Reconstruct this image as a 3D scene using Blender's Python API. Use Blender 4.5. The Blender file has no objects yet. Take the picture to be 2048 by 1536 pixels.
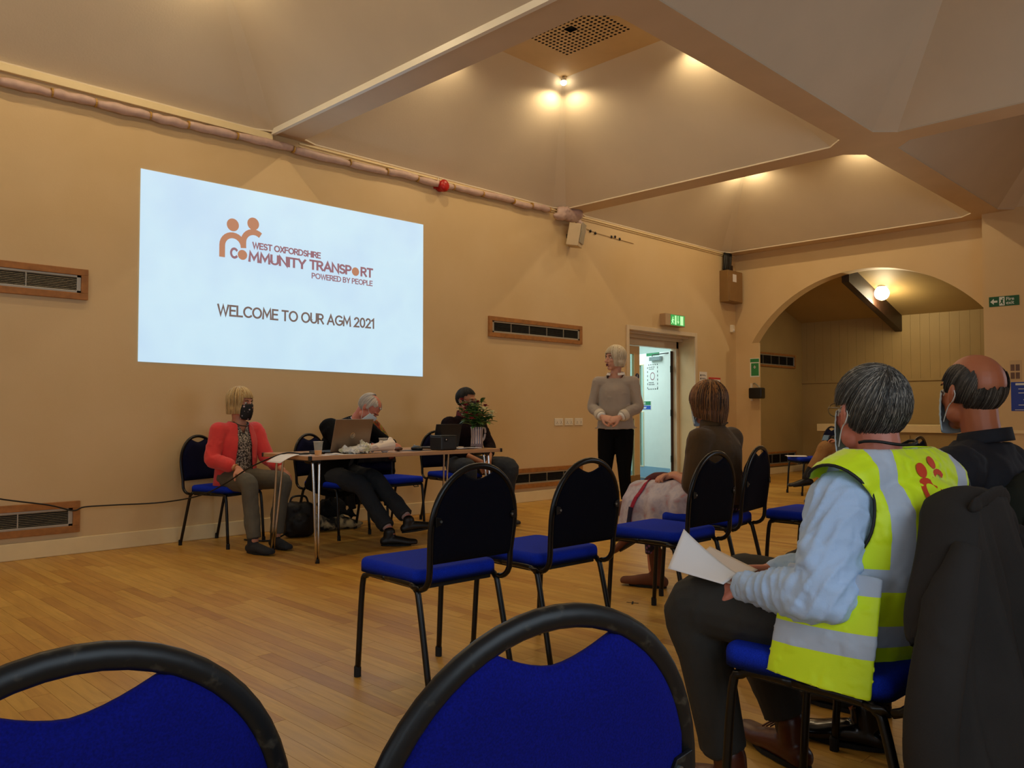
import bpy, bmesh, math, random
from mathutils import Vector as V, Matrix, Euler, noise
from mathutils.bvhtree import BVHTree
PI = math.pi
rnd = random.Random(7)
sc = bpy.context.scene
col = sc.collection

# ---------------------------------------------------------------- camera, world, lights, exposure
EYE = 1.08
cam_d = bpy.data.cameras.new('camera'); cam = bpy.data.objects.new('camera', cam_d); col.objects.link(cam)
cam_d.sensor_width = 36.0; cam_d.lens = 36.0 * 1624 / 2048; cam_d.clip_start = 0.05; cam_d.clip_end = 60
pitch = math.atan(54 / 1624)
cam.location = (0, 0, EYE)
cam.rotation_euler = Euler((PI / 2 + pitch, 0, -PI / 4), 'XYZ')
sc.camera = cam
sc.view_settings.view_transform = 'Standard'; sc.view_settings.look = 'None'
sc.view_settings.gamma = 1; sc.view_settings.exposure = 0.32; sc.view_settings.use_curve_mapping = False
sc.cycles.use_denoising = True
sc.cycles.max_bounces = 8; sc.cycles.diffuse_bounces = 5; sc.cycles.sample_clamp_indirect = 4
world = bpy.data.worlds.new('world'); sc.world = world; world.use_nodes = True
world.node_tree.nodes['Background'].inputs[0].default_value = (0.75, 0.85, 1.0, 1)
world.node_tree.nodes['Background'].inputs[1].default_value = 0.25

def light(name, kind, loc, energy, color, rot=(0, 0, 0), size=None, size_y=None, radius=None, cone=None, blend=None):
    d = bpy.data.lights.new(name, kind); d.energy = energy; d.color = color
    if kind == 'AREA':
        d.shape = 'RECTANGLE'; d.size = size; d.size_y = size_y or size
    elif radius: d.shadow_soft_size = radius
    if cone: d.spot_size = cone; d.spot_blend = blend or 0.5
    o = bpy.data.objects.new(name, d); col.objects.link(o); o.location = loc; o.rotation_euler = rot
    return o
WARM = (1.0, 0.775, 0.46)
DAY = (0.72, 0.87, 1.0)
WINDOWS = [(-2.3, 2.4), (.7, 1.8), (6.4, 1.9)]          # centres (x, width) of the daylight windows behind the seating
SOUTH = -1.0; XW_ = -4.1
for wx, ww in WINDOWS:
    light('window_light', 'AREA', (wx, SOUTH + 0.12, 1.75), 20, DAY, (PI / 2, 0, 0), ww - .1, 1.4)
light('window_light', 'AREA', (XW_ + .12, 1.6, 1.75), 24, DAY, (0, -PI / 2, 0), 1.4, 2.6)  # added daylight in front of the solid west wall, no window there
light('corridor_light', 'AREA', (10.0, 8.3, 2.5), 50, (0.82, 0.97, 1.0), (0, 0, 0), 2.6, 1.6)
LAMP_W = 24       # each little spot lamp of the coffers
GLOBE_W = 26

# room grid
XE, YN = 11.85, 6.72
CX = [-2.20, 1.78, 5.76, 9.74]; CY = [4.97, 0.99]; HALF = 1.84; ZB = 3.60; ZP = 4.70; PH = 0.80
XW = -4.1

# ---------------------------------------------------------------- materials
MATS = {}
def srgb(h):
    h = h.lstrip('#'); c = [int(h[i:i + 2], 16) / 255 for i in (0, 2, 4)]
    return tuple(x / 12.92 if x <= .04045 else ((x + .055) / 1.055) ** 2.4 for x in c)
class NT:
    def __init__(s, name):
        m = bpy.data.materials.new(name); m.use_nodes = True; s.m = m; s.t = m.node_tree; s.n = s.t.nodes; s.l = s.t.links
        s.b = s.n['Principled BSDF']; s.out = s.n['Material Output']; MATS[name] = m
    def new(s, typ, **kw):
        n = s.n.new(typ)
        for k, v in kw.items():
            if hasattr(n, k): setattr(n, k, v)
            else: n.inputs[k].default_value = v
        return n
    def link(s, a, b): s.l.new(a, b)
    def tc(s, which='Object', scale=(1, 1, 1)):
        t = s.new('ShaderNodeTexCoord'); mp = s.new('ShaderNodeMapping'); mp.inputs['Scale'].default_value = scale
        s.link(t.outputs[which], mp.inputs[0]); return mp.outputs[0]
    def ramp(s, fac, stops, interp='LINEAR'):
        r = s.new('ShaderNodeValToRGB'); cr = r.color_ramp; cr.interpolation = interp
        while len(cr.elements) < len(stops): cr.elements.new(0.5)
        for e, (p, c) in zip(cr.elements, stops): e.position = p; e.color = (*c, 1)
        s.link(fac, r.inputs[0]); return r.outputs[0]
    def math(s, op, a, b=None, clamp=False):
        n = s.new('ShaderNodeMath', operation=op); n.use_clamp = clamp
        for i, v in enumerate((a, b)):
            if v is None: continue
            if isinstance(v, (int, float)): n.inputs[i].default_value = v
            else: s.link(v, n.inputs[i])
        return n.outputs[0]
    def mix(s, f, a, b):
        n = s.new('ShaderNodeMix', data_type='RGBA')
        for i, v in ((0, f), (6, a), (7, b)):
            if isinstance(v, (int, float)): n.inputs[i].default_value = v
            elif isinstance(v, tuple): n.inputs[i].default_value = (*v[:3], 1)
            else: s.link(v, n.inputs[i])
        return n.outputs[2]
    def bump(s, h, strength=.3, dist=.002):
        n = s.new('ShaderNodeBump'); n.inputs['Strength'].default_value = strength; n.inputs['Distance'].default_value = dist
        s.link(h, n.inputs['Height']); s.link(n.outputs[0], s.b.inputs['Normal'])
def mat(name, c, rough=.6, metal=0, var=.12, nscale=8, bump=0, bscale=60, coords='Object', emit=None, estr=1, alpha=None, trans=0, spec=None, sheen=0, bdist=.002):
    """A plain material: colour with a little noise in it, optional fine relief."""
    if name in MATS: return MATS[name]
    k = NT(name); c = srgb(c) if isinstance(c, str) else c
    v = k.tc(coords)
    if var:
        n = k.new('ShaderNodeTexNoise', Scale=nscale, Detail=4.0); k.link(v, n.inputs['Vector'])
        lo = tuple(x * (1 - var) for x in c); hi = tuple(min(1, x * (1 + var)) for x in c)
        k.link(k.ramp(n.outputs[0], [(.3, lo), (.7, hi)]), k.b.inputs['Base Color'])
    else: k.b.inputs['Base Color'].default_value = (*c, 1)
    k.b.inputs['Roughness'].default_value = rough; k.b.inputs['Metallic'].default_value = metal
    if spec is not None: k.b.inputs['Specular IOR Level'].default_value = spec
    if sheen: k.b.inputs['Sheen Weight'].default_value = sheen
    if bump:
        n2 = k.new('ShaderNodeTexNoise', Scale=bscale, Detail=3.0); k.link(v, n2.inputs['Vector']); k.bump(n2.outputs[0], bump, bdist)
    if emit is not None:
        k.b.inputs['Emission Color'].default_value = (*(srgb(emit) if isinstance(emit, str) else emit), 1); k.b.inputs['Emission Strength'].default_value = estr
    if trans: k.b.inputs['Transmission Weight'].default_value = trans; k.b.inputs['IOR'].default_value = 1.2
    if alpha is not None: k.b.inputs['Alpha'].default_value = alpha
    return k.m

# ---------------------------------------------------------------- mesh building
def catmull(pts, n):
    out = []
    P = [V(p) for p in pts]
    for i in range(len(P) - 1):
        p0 = P[i - 1] if i else P[0] * 2 - P[1]; p1 = P[i]; p2 = P[i + 1]
        p3 = P[i + 2] if i + 2 < len(P) else P[-1] * 2 - P[-2]
        for k in range(n):
            t = k / n
            out.append(.5 * ((2 * p1) + (p2 - p0) * t + (2 * p0 - 5 * p1 + 4 * p2 - p3) * t * t + (3 * p1 - p0 - 3 * p2 + p3) * t ** 3))
    out.append(P[-1]); return out
class MB:
    def __init__(s): s.v = []; s.f = []; s.mi = []; s.cur = 0
    def add(s, vs, fs, M=None):
        o = len(s.v)
        s.v += [tuple(M @ V(v)) if M else tuple(v) for v in vs]
        s.f += [tuple(i + o for i in f) for f in fs]; s.mi += [s.cur] * len(fs); return s
    def box(s, c, d, rot=None, M=None):
        x, y, z = d[0] / 2, d[1] / 2, d[2] / 2
        T = Matrix.Translation(c) @ (Euler(rot).to_matrix().to_4x4() if rot else Matrix())
        if M: T = M @ T
        return s.add([(-x, -y, -z), (x, -y, -z), (x, y, -z), (-x, y, -z), (-x, -y, z), (x, -y, z), (x, y, z), (-x, y, z)],
                     [(0, 3, 2, 1), (4, 5, 6, 7), (0, 1, 5, 4), (1, 2, 6, 5), (2, 3, 7, 6), (3, 0, 4, 7)], T)
    def b2(s, a, b):
        return s.box([(a[i] + b[i]) / 2 for i in range(3)], [abs(b[i] - a[i]) for i in range(3)])
    def rbox(s, c, d, r=.01, rot=None, seg=3, M=None):
        """box with rounded vertical and horizontal edges, through a small bmesh bevel"""
        bm = bmesh.new(); bmesh.ops.create_cube(bm, size=1)
        for v in bm.verts: v.co = V((v.co.x * d[0], v.co.y * d[1], v.co.z * d[2]))
        bmesh.ops.bevel(bm, geom=bm.edges[:], offset=min(r, min(d) * .49), segments=seg, affect='EDGES', profile=.5)
        T = Matrix.Translation(c) @ (Euler(rot).to_matrix().to_4x4() if rot else Matrix())
        if M: T = M @ T
        bm.verts.index_update()
        s.add([v.co for v in bm.verts], [[v.index for v in f.verts] for f in bm.faces], T); bm.free(); return s
    def ell(s, c, r, rot=None, nu=16, nv=10, M=None):
        if isinstance(r, (int, float)): r = (r, r, r)
        vs = [(0, 0, r[2])]
        for i in range(1, nv):
            a = PI * i / nv
            for j in range(nu):
                b = 2 * PI * j / nu; vs.append((r[0] * math.sin(a) * math.cos(b), r[1] * math.sin(a) * math.sin(b), r[2] * math.cos(a)))
        vs.append((0, 0, -r[2])); L = len(vs) - 1; fs = []
        for j in range(nu): fs.append((0, 1 + j, 1 + (j + 1) % nu))
        for i in range(nv - 2):
            for j in range(nu):
                a = 1 + i * nu + j; b = 1 + i * nu + (j + 1) % nu; fs.append((a, a + nu, b + nu, b))
        for j in range(nu): fs.append((L, 1 + (nv - 2) * nu + (j + 1) % nu, 1 + (nv - 2) * nu + j))
        T = Matrix.Translation(c) @ (Euler(rot).to_matrix().to_4x4() if rot else Matrix())
        if M: T = M @ T
        return s.add(vs, fs, T)
    def loft(s, pts, rad, side=(1, 0, 0), seg=14, n=4, cap=True, M=None, dome=True, smoothpath=True):
        """closed tube through pts; rad: r or (r along side, r across) at each point"""
        rad = [(r, r) if isinstance(r, (int, float)) else r for r in (rad if isinstance(rad, (list, tuple)) and len(rad) == len(pts) and not (len(pts) == 2 and isinstance(rad, tuple)) else [rad] * len(pts))]
        if smoothpath and n > 1:
            P = catmull(pts, n); R = [(max(q.x, 1e-4), max(q.y, 1e-4)) for q in catmull([V((a, b, 0)) for a, b in rad], n)]
        else: P = [V(p) for p in pts]; R = rad
        side = V(side).normalized(); rings = []
        T0 = None
        for i, p in enumerate(P):
            t = (P[min(i + 1, len(P) - 1)] - P[max(i - 1, 0)]); t = t.normalized() if t.length > 1e-9 else (T0 or V((0, 0, 1)))
            T0 = t
            a = side - t * side.dot(t)
            if a.length < .15:
                a = rings[-1][1] - t * rings[-1][1].dot(t) if rings else t.orthogonal()
            a.normalize(); b = t.cross(a); rings.append((p, a, b, t, R[i]))
        full = []
        if cap and dome:
            p, a, b, t, r = rings[0]; m = min(r)
            for q in (.95, .75, .45): c = math.sqrt(1 - q * q); full.append((p - t * m * q, a, b, (r[0] * c, r[1] * c)))
        for p, a, b, t, r in rings: full.append((p, a, b, r))
        if cap and dome:
            p, a, b, t, r = rings[-1]; m = min(r)
            for q in (.45, .75, .95): c = math.sqrt(1 - q * q); full.append((p + t * m * q, a, b, (r[0] * c, r[1] * c)))
        vs = []; fs = []
        for p, a, b, r in full:
            for j in range(seg):
                w = 2 * PI * j / seg; vs.append(p + a * (r[0] * math.cos(w)) + b * (r[1] * math.sin(w)))
        for i in range(len(full) - 1):
            for j in range(seg): fs.append((i * seg + j, i * seg + (j + 1) % seg, (i + 1) * seg + (j + 1) % seg, (i + 1) * seg + j))
        if cap:
            fs.append(tuple(range(seg - 1, -1, -1))); fs.append(tuple((len(full) - 1) * seg + j for j in range(seg)))
        return s.add(vs, fs, M)
    def tube(s, pts, r, seg=8, n=1, M=None, cap=True):
        return s.loft(pts, [r] * len(pts), side=(.31, .52, .79), seg=seg, n=n, dome=False, M=M, cap=cap, smoothpath=n > 1)
    def lathe(s, prof, seg=20, M=None, cap=True):
        vs = []; fs = []
        for r, z in prof:
            for j in range(seg): a = 2 * PI * j / seg; vs.append((r * math.cos(a), r * math.sin(a), z))
        for i in range(len(prof) - 1):
            for j in range(seg): fs.append((i * seg + j, i * seg + (j + 1) % seg, (i + 1) * seg + (j + 1) % seg, (i + 1) * seg + j))
        if cap: fs.append(tuple(range(seg - 1, -1, -1))); fs.append(tuple((len(prof) - 1) * seg + j for j in range(seg)))
        return s.add(vs, fs, M)
    def prism(s, poly, h, M=None):
        n = len(poly); vs = [(x, y, 0) for x, y in poly] + [(x, y, h) for x, y in poly]
        fs = [tuple(range(n - 1, -1, -1)), tuple(range(n, 2 * n))] + [(i, (i + 1) % n, n + (i + 1) % n, n + i) for i in range(n)]
        return s.add(vs, fs, M)
    def grid(s, fn, nu, nv, M=None, closeu=False):
        vs = [fn(i / (nu if closeu else nu), j / nv) for j in range(nv + 1) for i in range(nu + (0 if closeu else 1))]
        w = nu if closeu else nu + 1; fs = []
        for j in range(nv):
            for i in range(nu):
                a = j * w + i; b = j * w + (i + 1) % w; fs.append((a, b, b + w, a + w))
        return s.add(vs, fs, M)
    def mesh(s, name='m'):
        me = bpy.data.meshes.new(name); me.from_pydata([tuple(v) for v in s.v], [], s.f); me.update()
        if any(s.mi): me.polygons.foreach_set('material_index', s.mi)
        return me
    def build(s, name, m, parent=None, smooth=False, bevel=0, solid=0, recalc=True, subsurf=0):
        me = s.mesh(name)
        if recalc:
            bm = bmesh.new(); bm.from_mesh(me); bmesh.ops.recalc_face_normals(bm, faces=bm.faces[:]); bm.to_mesh(me); bm.free()
        return link(name, me, m, parent, smooth, bevel, solid, subsurf)
def link(name, me, m, parent=None, smooth=False, bevel=0, solid=0, subsurf=0):
    for q in (m if isinstance(m, (list, tuple)) else [m]): me.materials.append(q)
    if smooth: me.polygons.foreach_set('use_smooth', [True] * len(me.polygons))
    o = bpy.data.objects.new(name, me); col.objects.link(o)
    if parent: o.parent = parent
    if solid: md = o.modifiers.new('solid', 'SOLIDIFY'); md.thickness = solid; md.offset = 0
    if bevel: md = o.modifiers.new('bevel', 'BEVEL'); md.width = bevel; md.segments = 2; md.limit_method = 'ANGLE'
    if subsurf: md = o.modifiers.new('sub', 'SUBSURF'); md.levels = subsurf; md.render_levels = subsurf
    return o
def fuse(mb, voxel, it=3, fac=.6):
    """weld overlapping closed shapes into one continuous skin (a mesh)"""
    me = mb.mesh('tmp'); o = bpy.data.objects.new('tmp', me); col.objects.link(o)
    r = o.modifiers.new('r', 'REMESH'); r.mode = 'VOXEL'; r.voxel_size = voxel
    if it: q = o.modifiers.new('s', 'SMOOTH'); q.factor = fac; q.iterations = it
    dg = bpy.context.evaluated_depsgraph_get(); dg.update()
    out = bpy.data.meshes.new_from_object(o.evaluated_get(dg), depsgraph=dg)
    bpy.data.objects.remove(o); bpy.data.meshes.remove(me); out.materials.clear()
    return out
def wrinkle(me, amp, scale, fn=None, stretch=(1, 1, 1)):
    me.update(); N = [v.normal.copy() for v in me.vertices]
    for v, n in zip(me.vertices, N):
        p = v.co; q = V((p.x * scale * stretch[0], p.y * scale * stretch[1], p.z * scale * stretch[2]))
        w = max(noise.turbulence(q, 3, False) - .34, -.12)
        k = fn(p) if fn else 1
        v.co = p + n * (w * amp * k)
def folds(me, c, d, amp, freq, rad, ph=0.0):
    c, d = V(c), V(d).normalized(); me.update(); N = [v.normal.copy() for v in me.vertices]
    for v, n in zip(me.vertices, N):
        q = v.co - c; f = math.exp(-q.length_squared / (rad * rad))
        if f > .03:
            s = math.sin(freq * q.dot(d) + ph + 3.2 * noise.noise(v.co * 7)); v.co = v.co + n * (amp * f * (1 - abs(s)) ** 1.5 * (1 if s > -2 else 0))
def cutmesh(me, pred):
    bm = bmesh.new(); bm.from_mesh(me)
    bad = [f for f in bm.faces if pred(f.calc_center_median())]
    bmesh.ops.delete(bm, geom=bad, context='FACES')
    for _ in range(6):
        bd = {}
        for ed in bm.edges:
            if ed.is_boundary:
                for a, b in ((ed.verts[0], ed.verts[1]), (ed.verts[1], ed.verts[0])): bd.setdefault(a, []).append(b.co.copy())
        for v, ns in bd.items():
            if len(ns) == 2: v.co = v.co * .4 + (ns[0] + ns[1]) * .3
    bm.to_mesh(me); bm.free(); return me
def hem(me, co, no):
    bm = bmesh.new(); bm.from_mesh(me); bmesh.ops.bisect_plane(bm, geom=bm.verts[:] + bm.edges[:] + bm.faces[:], plane_co=co, plane_no=no, clear_outer=True); bm.to_mesh(me); bm.free(); return me
def empty(name, label, cat, loc=(0, 0, 0), rz=0, group=None):
    o = bpy.data.objects.new(name, None); col.objects.link(o); o.location = loc; o.rotation_euler = (0, 0, rz); o.empty_display_size = .05
    return tag(o, label, cat, group)
def tag(o, label, cat, group=None):
    o['label'] = label; o['category'] = cat
    if group: o['group'] = group
    return o
def struct(o, label=None):
    o['kind'] = 'structure'
    if label: o['label'] = label
    return o
def copytree(o, parent=None):
    c = o.copy(); col.objects.link(c); c.parent = parent
    for ch in list(o.children): copytree(ch, c)
    return c
def text(s, size, M, m, name='lettering', parent=None, thick=.0006, align='LEFT', sx=1.0, bold=0):
    cu = bpy.data.curves.new('t', 'FONT'); cu.body = s; cu.size = size; cu.align_x = align; cu.extrude = thick; cu.offset = bold
    o = bpy.data.objects.new('t', cu); col.objects.link(o)
    dg = bpy.context.evaluated_depsgraph_get(); dg.update(); me = bpy.data.meshes.new_from_object(o.evaluated_get(dg)); bpy.data.objects.remove(o)
    if sx != 1.0: me.transform(Matrix.Diagonal((sx, 1, 1, 1)))
    me.transform(M); me.materials.clear()
    return link(name, me, m, parent)
def arc(cx, cy, rx, ry, a0, a1, n=10): return [(cx + rx * math.cos(math.radians(a0 + (a1 - a0) * i / n)), cy + ry * math.sin(math.radians(a0 + (a1 - a0) * i / n))) for i in range(n + 1)]
GLY = {'W': (1.0, [[(0, 1), (.25, 0), (.5, .95), (.75, 0), (1, 1)]]), 'E': (.52, [[(.52, 1), (0, 1), (0, 0), (.52, 0)], [(0, .52), (.46, .52)]]), 'S': (.55, [arc(.28, .74, .25, .26, 35, 270, 10) + arc(.28, .25, .27, .25, 90, -145, 10)]),
 'T': (.6, [[(0, 1), (.6, 1)], [(.3, 1), (.3, 0)]]), 'O': (.86, [arc(.43, .5, .43, .5, 0, 360, 24)]), 'X': (.62, [[(0, 1), (.62, 0)], [(.62, 1), (0, 0)]]), 'F': (.5, [[(.5, 1), (0, 1), (0, 0)], [(0, .52), (.44, .52)]]),
 'R': (.6, [[(0, 0), (0, 1), (.28, 1)] + arc(.3, .74, .26, .26, 90, -90, 8) + [(0, .48)], [(.28, .48), (.6, 0)]]), 'D': (.74, [[(0, 0), (0, 1), (.26, 1)] + arc(.28, .5, .45, .5, 90, -90, 12) + [(0, 0)]]), 'H': (.66, [[(0, 0), (0, 1)], [(.66, 0), (.66, 1)], [(0, .52), (.66, .52)]]), 'I': (.02, [[(.01, 0), (.01, 1)]]),
 'C': (.74, [arc(.45, .5, .44, .5, 48, 312, 20)]), 'M': (.84, [[(0, 0), (.07, 1), (.42, .25), (.77, 1), (.84, 0)]]), 'U': (.64, [[(0, 1), (0, .32)] + arc(.32, .32, .32, .32, 180, 360, 10) + [(.64, 1)]]), 'N': (.68, [[(0, 0), (0, 1), (.68, 0), (.68, 1)]]), 'Y': (.64, [[(0, 1), (.32, .45), (.64, 1)], [(.32, .45), (.32, 0)]]),
 'P': (.56, [[(0, 0), (0, 1), (.28, 1)] + arc(.29, .73, .26, .27, 90, -90, 8) + [(0, .46)]]), 'A': (.76, [[(0, 0), (.38, 1), (.76, 0)], [(.14, .32), (.62, .32)]]), 'G': (.80, [arc(.45, .5, .44, .5, 48, 330, 20) + [(.84, .46), (.5, .46)]]), 'L': (.48, [[(0, 1), (0, 0), (.48, 0)]]),
 'B': (.58, [[(0, 0), (0, 1), (.26, 1)] + arc(.28, .77, .23, .23, 90, -90, 8) + [(0, .54)], [(.28, .54)] + arc(.3, .27, .27, .27, 90, -90, 8) + [(0, 0)]]), '2': (.54, [arc(.27, .73, .25, .27, 160, -30, 10) + [(0, 0), (.54, 0)]]), '0': (.56, [arc(.28, .5, .27, .5, 0, 360, 22)]), '1': (.28, [[(0, .82), (.22, 1), (.22, 0)]])}
def strokes(s, h, w, gap=.20, space=.34):
    """plain round lettering drawn with strokes of even width: mesh data in the x y plane, and its length"""
    m = MB(); x = 0
    for ch_ in s:
        if ch_ == ' ': x += space; continue
        adv, paths = GLY[ch_]
        for p_ in paths:
            P = [V(((x + a) * h, b * h)) for a, b in p_]; n = len(P); closed = (P[0] - P[-1]).length < 1e-6; A = []
            for i, q in enumerate(P):
                d0 = (q - P[i - 1]) if i else ((q - P[-2]) if closed else (P[1] - q)); d1 = (P[i + 1] - q) if i < n - 1 else ((P[1] - q) if closed else d0); d0 = d0.normalized(); d1 = d1.normalized()
                nn = V((-d0.y - d1.y, d0.x + d1.x)); nn = nn.normalized() if nn.length > 1e-5 else V((-d0.y, d0.x)); c_ = max(.38, nn.dot(V((-d0.y, d0.x)))); e = V((0, 0))
                if not closed and i == 0: e = -d1 * w * .5
                if not closed and i == n - 1: e = d0 * w * .5
                A.append((q + nn * (w / 2 / c_) + e, q - nn * (w / 2 / c_) + e))
            for i in range(n - 1):
                a, b, c_, d = A[i][0], A[i][1], A[i + 1][1], A[i + 1][0]; m.add([(*a, 0), (*b, 0), (*c_, 0), (*d, 0), (*a, .0006), (*b, .0006), (*c_, .0006), (*d, .0006)], [(0, 3, 2, 1), (4, 5, 6, 7), (0, 1, 5, 4), (1, 2, 6, 5), (2, 3, 7, 6), (3, 0, 4, 7)])
        x += adv + gap
    return m, (x - gap) * h
# frames for things flat on the walls: local x right as seen, y up, z towards the room
def on_north(x, z, off=0.0, y=YN): return Matrix.Translation((x, y - off, z)) @ Matrix(((1, 0, 0, 0), (0, 0, -1, 0), (0, 1, 0, 0), (0, 0, 0, 1)))
def on_east(y, z, off=0.0, x=XE): return Matrix.Translation((x - off, y, z)) @ Matrix(((0, 0, -1, 0), (-1, 0, 0, 0), (0, 1, 0, 0), (0, 0, 0, 1)))
# ---------------------------------------------------------------- shared materials
k = NT('cream_wall'); v = k.tc('Object')
n = k.new('ShaderNodeTexNoise', Scale=1.3, Detail=5.0); k.link(v, n.inputs['Vector'])
k.link(k.ramp(n.outputs[0], [(.3, srgb('#d2b585')), (.7, srgb('#d9be92'))]), k.b.inputs['Base Color']); k.b.inputs['Roughness'].default_value = .55
n2 = k.new('ShaderNodeTexNoise', Scale=90.0, Detail=3.0); k.link(v, n2.inputs['Vector']); k.bump(n2.outputs[0], .25, .002)
WALL = k.m
CEIL = mat('ceiling_paint', '#d8c9b0', .6, var=.03, nscale=2, bump=.35, bscale=70)
SOFF = mat('beam_paint', '#cfb696', .6, var=.04, nscale=3, bump=.2, bscale=70)
TRIM = mat('cream_gloss', '#e6d2a4', .4, var=.03)
PANEL = mat('acoustic_panel', '#d6b98a', .7, var=.03)
BLACK = mat('black_void', '#050505', .9, var=0)
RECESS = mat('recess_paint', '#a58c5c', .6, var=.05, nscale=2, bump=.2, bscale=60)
DKWOOD = mat('dark_stained_beam', '#2a150a', .5, var=.3, nscale=12, bump=.2)
VWOOD = mat('oak_frame', '#a06a35', .45, var=.2, nscale=20, bump=.1)
ALU = mat('anodised_aluminium', '#b9b4a8', .4, .7, var=.05)
BLKM = mat('black_metal', '#08080a', .35, 0, var=.1, spec=.5)
WHITEP = mat('white_plastic', '#e8dfca', .4, var=.03)
PAPER = mat('paper', '#e9e6e6', .7, var=.02)
INK = mat('ink', '#1c1c22', .7, var=0)

# ---------------------------------------------------------------- floor: maple strips running towards the screen wall
k = NT('maple_strip'); oi = k.new('ShaderNodeObjectInfo'); ge = k.new('ShaderNodeNewGeometry')
r_ = k.math('FRACT', k.math('ADD', oi.outputs['Random'], ge.outputs['Random Per Island']))
base = k.ramp(r_, [(0, srgb('#b58338')), (.10, srgb('#c79544')), (.5, srgb('#d0a24a')), (.85, srgb('#d8ac54')), (1, srgb('#c18c3c'))])
cmb = k.new('ShaderNodeCombineXYZ'); k.link(k.math('MULTIPLY', r_, 37.0), cmb.inputs[0]); k.link(k.math('MULTIPLY', r_, 91.0), cmb.inputs[1])
geo = ge.outputs['Position']; va = k.new('ShaderNodeVectorMath', operation='ADD'); k.link(geo, va.inputs[0]); k.link(cmb.outputs[0], va.inputs[1])
mp = k.new('ShaderNodeMapping'); mp.inputs['Scale'].default_value = (26, 2.2, 1); k.link(va.outputs[0], mp.inputs[0])
g = k.new('ShaderNodeTexNoise', Scale=1.6, Detail=6.0, Distortion=.6); k.link(mp.outputs[0], g.inputs['Vector'])
gr = k.ramp(g.outputs[0], [(.3, (.80, .77, .72)), (.65, (1, 1, 1))])
mul = k.new('ShaderNodeMix', data_type='RGBA', blend_type='MULTIPLY'); mul.inputs[0].default_value = 1; k.link(base, mul.inputs[6]); k.link(gr, mul.inputs[7])
sf = k.new('ShaderNodeTexNoise', Scale=2.3, Detail=7.0); k.link(geo, sf.inputs['Vector'])
mul2 = k.new('ShaderNodeMix', data_type='RGBA', blend_type='MULTIPLY'); mul2.inputs[0].default_value = .7; k.link(mul.outputs[2], mul2.inputs[6])
k.link(k.ramp(sf.outputs[0], [(.25, (.86, .82, .76)), (.6, (1, 1, 1))]), mul2.inputs[7]); k.link(mul2.outputs[2], k.b.inputs['Base Color'])
k.link(k.math('ADD', k.math('MULTIPLY', sf.outputs[0], .25), .28), k.b.inputs['Roughness'])
MAPLE = k.m
SUBF = mat('floor_underlay', '#3a2410', .9, var=.1)
fl = struct(MB().b2((XW, SOUTH, -.12), (14.3, YN + .3, -.014)).build('floor', SUBF), 'maple strip floor with strips running towards the screen wall')
rf = random.Random(3); W_ = .0715; cand = []
xr = V((.7071, -.7071)); fr = V((.7071, .7071))
xi = XW
while xi < 14.2:
    y = SOUTH - rf.random() * .9
    ymax = YN if xi < 12.05 else YN
    while y < ymax:
        L = rf.choice([.35, .5, .65, .8, 1.0, 1.2]); a, b = max(y, SOUTH), min(y + L, ymax)
        if b - a > .03:
            c = V((xi + W_ / 2, (a + b) / 2)); d = c.dot(fr); s_ = c.dot(xr)
            # size in view: nearness, for strips inside the picture
            vis = d > .9 and abs(s_) / max(d, .1) < .68 and (768 + 54 - 1624 * -EYE / d) < 1700 and not (c.x < XW)
            cand.append(((b - a) * 1.0 / d ** 3 if vis else 0, xi, a, b))
        y += L
    xi += W_
cand.sort(key=lambda q: -q[0])
rest = MB(); cache = {}
for i, (sc_, x0, a, b) in enumerate(cand):
    if i < 300:
        L = round(b - a, 2)
        if L not in cache: cache[L] = MB().b2((.0006, .0008, -.014), (W_ - .0006, (b - a) - .0008, 0)).mesh('plank'); cache[L].materials.append(MAPLE)
        o = bpy.data.objects.new('plank', cache[L]); col.objects.link(o); o.location = (x0, a, 0); o.parent = fl
    else: rest.b2((x0 + .0006, a + .0008, -.014), (x0 + W_ - .0006, b - .0008, 0))
ro = rest.build('plank_field', MAPLE, fl, recalc=False); ro['kind'] = 'stuff'

# ---------------------------------------------------------------- walls
DX0, DX1, DZ = 8.98, 10.62, 2.20          # doorway in the screen wall
T = .30
nw = MB().b2((XW, YN, 0), (DX0, YN + T, 3.8)).b2((DX1, YN, 0), (XE + .22, YN + T, 3.8)).b2((DX0, YN, DZ), (DX1, YN + T, 3.8))
struct(nw.build('wall_north', WALL), 'cream painted wall carrying the projected slide')
struct(MB().b2((XW - .2, SOUTH, 0), (XW, YN, 3.8)).build('wall_west', WALL))
sw = MB(); x = XW
for wx, ww in WINDOWS:
    sw.b2((x, SOUTH - .2, 0), (wx - ww / 2, SOUTH, 3.8)); sw.b2((wx - ww / 2, SOUTH - .2, 0), (wx + ww / 2, SOUTH, 1.0)); sw.b2((wx - ww / 2, SOUTH - .2, 2.5), (wx + ww / 2, SOUTH, 3.8)); x = wx + ww / 2
sw.b2((x, SOUTH - .2, 0), (XE, SOUTH, 3.8)); struct(sw.build('wall_south', WALL))
GLASSW = mat('window_glass', '#dfe8ee', .05, var=0, trans=1)
for i, (wx, ww) in enumerate(WINDOWS):
    w = MB()
    for a, b in (((-ww / 2, 0), (-ww / 2 + .06, 1.5)), ((ww / 2 - .06, 0), (ww / 2, 1.5)), ((-ww / 2, 0), (ww / 2, .06)), ((-ww / 2, 1.44), (ww / 2, 1.5)), ((-.03, 0), (.03, 1.5))):
        w.b2((wx + a[0], SOUTH - .12, 1 + a[1]), (wx + b[0], SOUTH - .04, 1 + b[1]))
    o = struct(w.build('window_%d' % (i + 1), TRIM)); MB().b2((wx - ww / 2, SOUTH - .085, 1.03), (wx + ww / 2, SOUTH - .078, 2.47)).build('pane', GLASSW, o)
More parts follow.
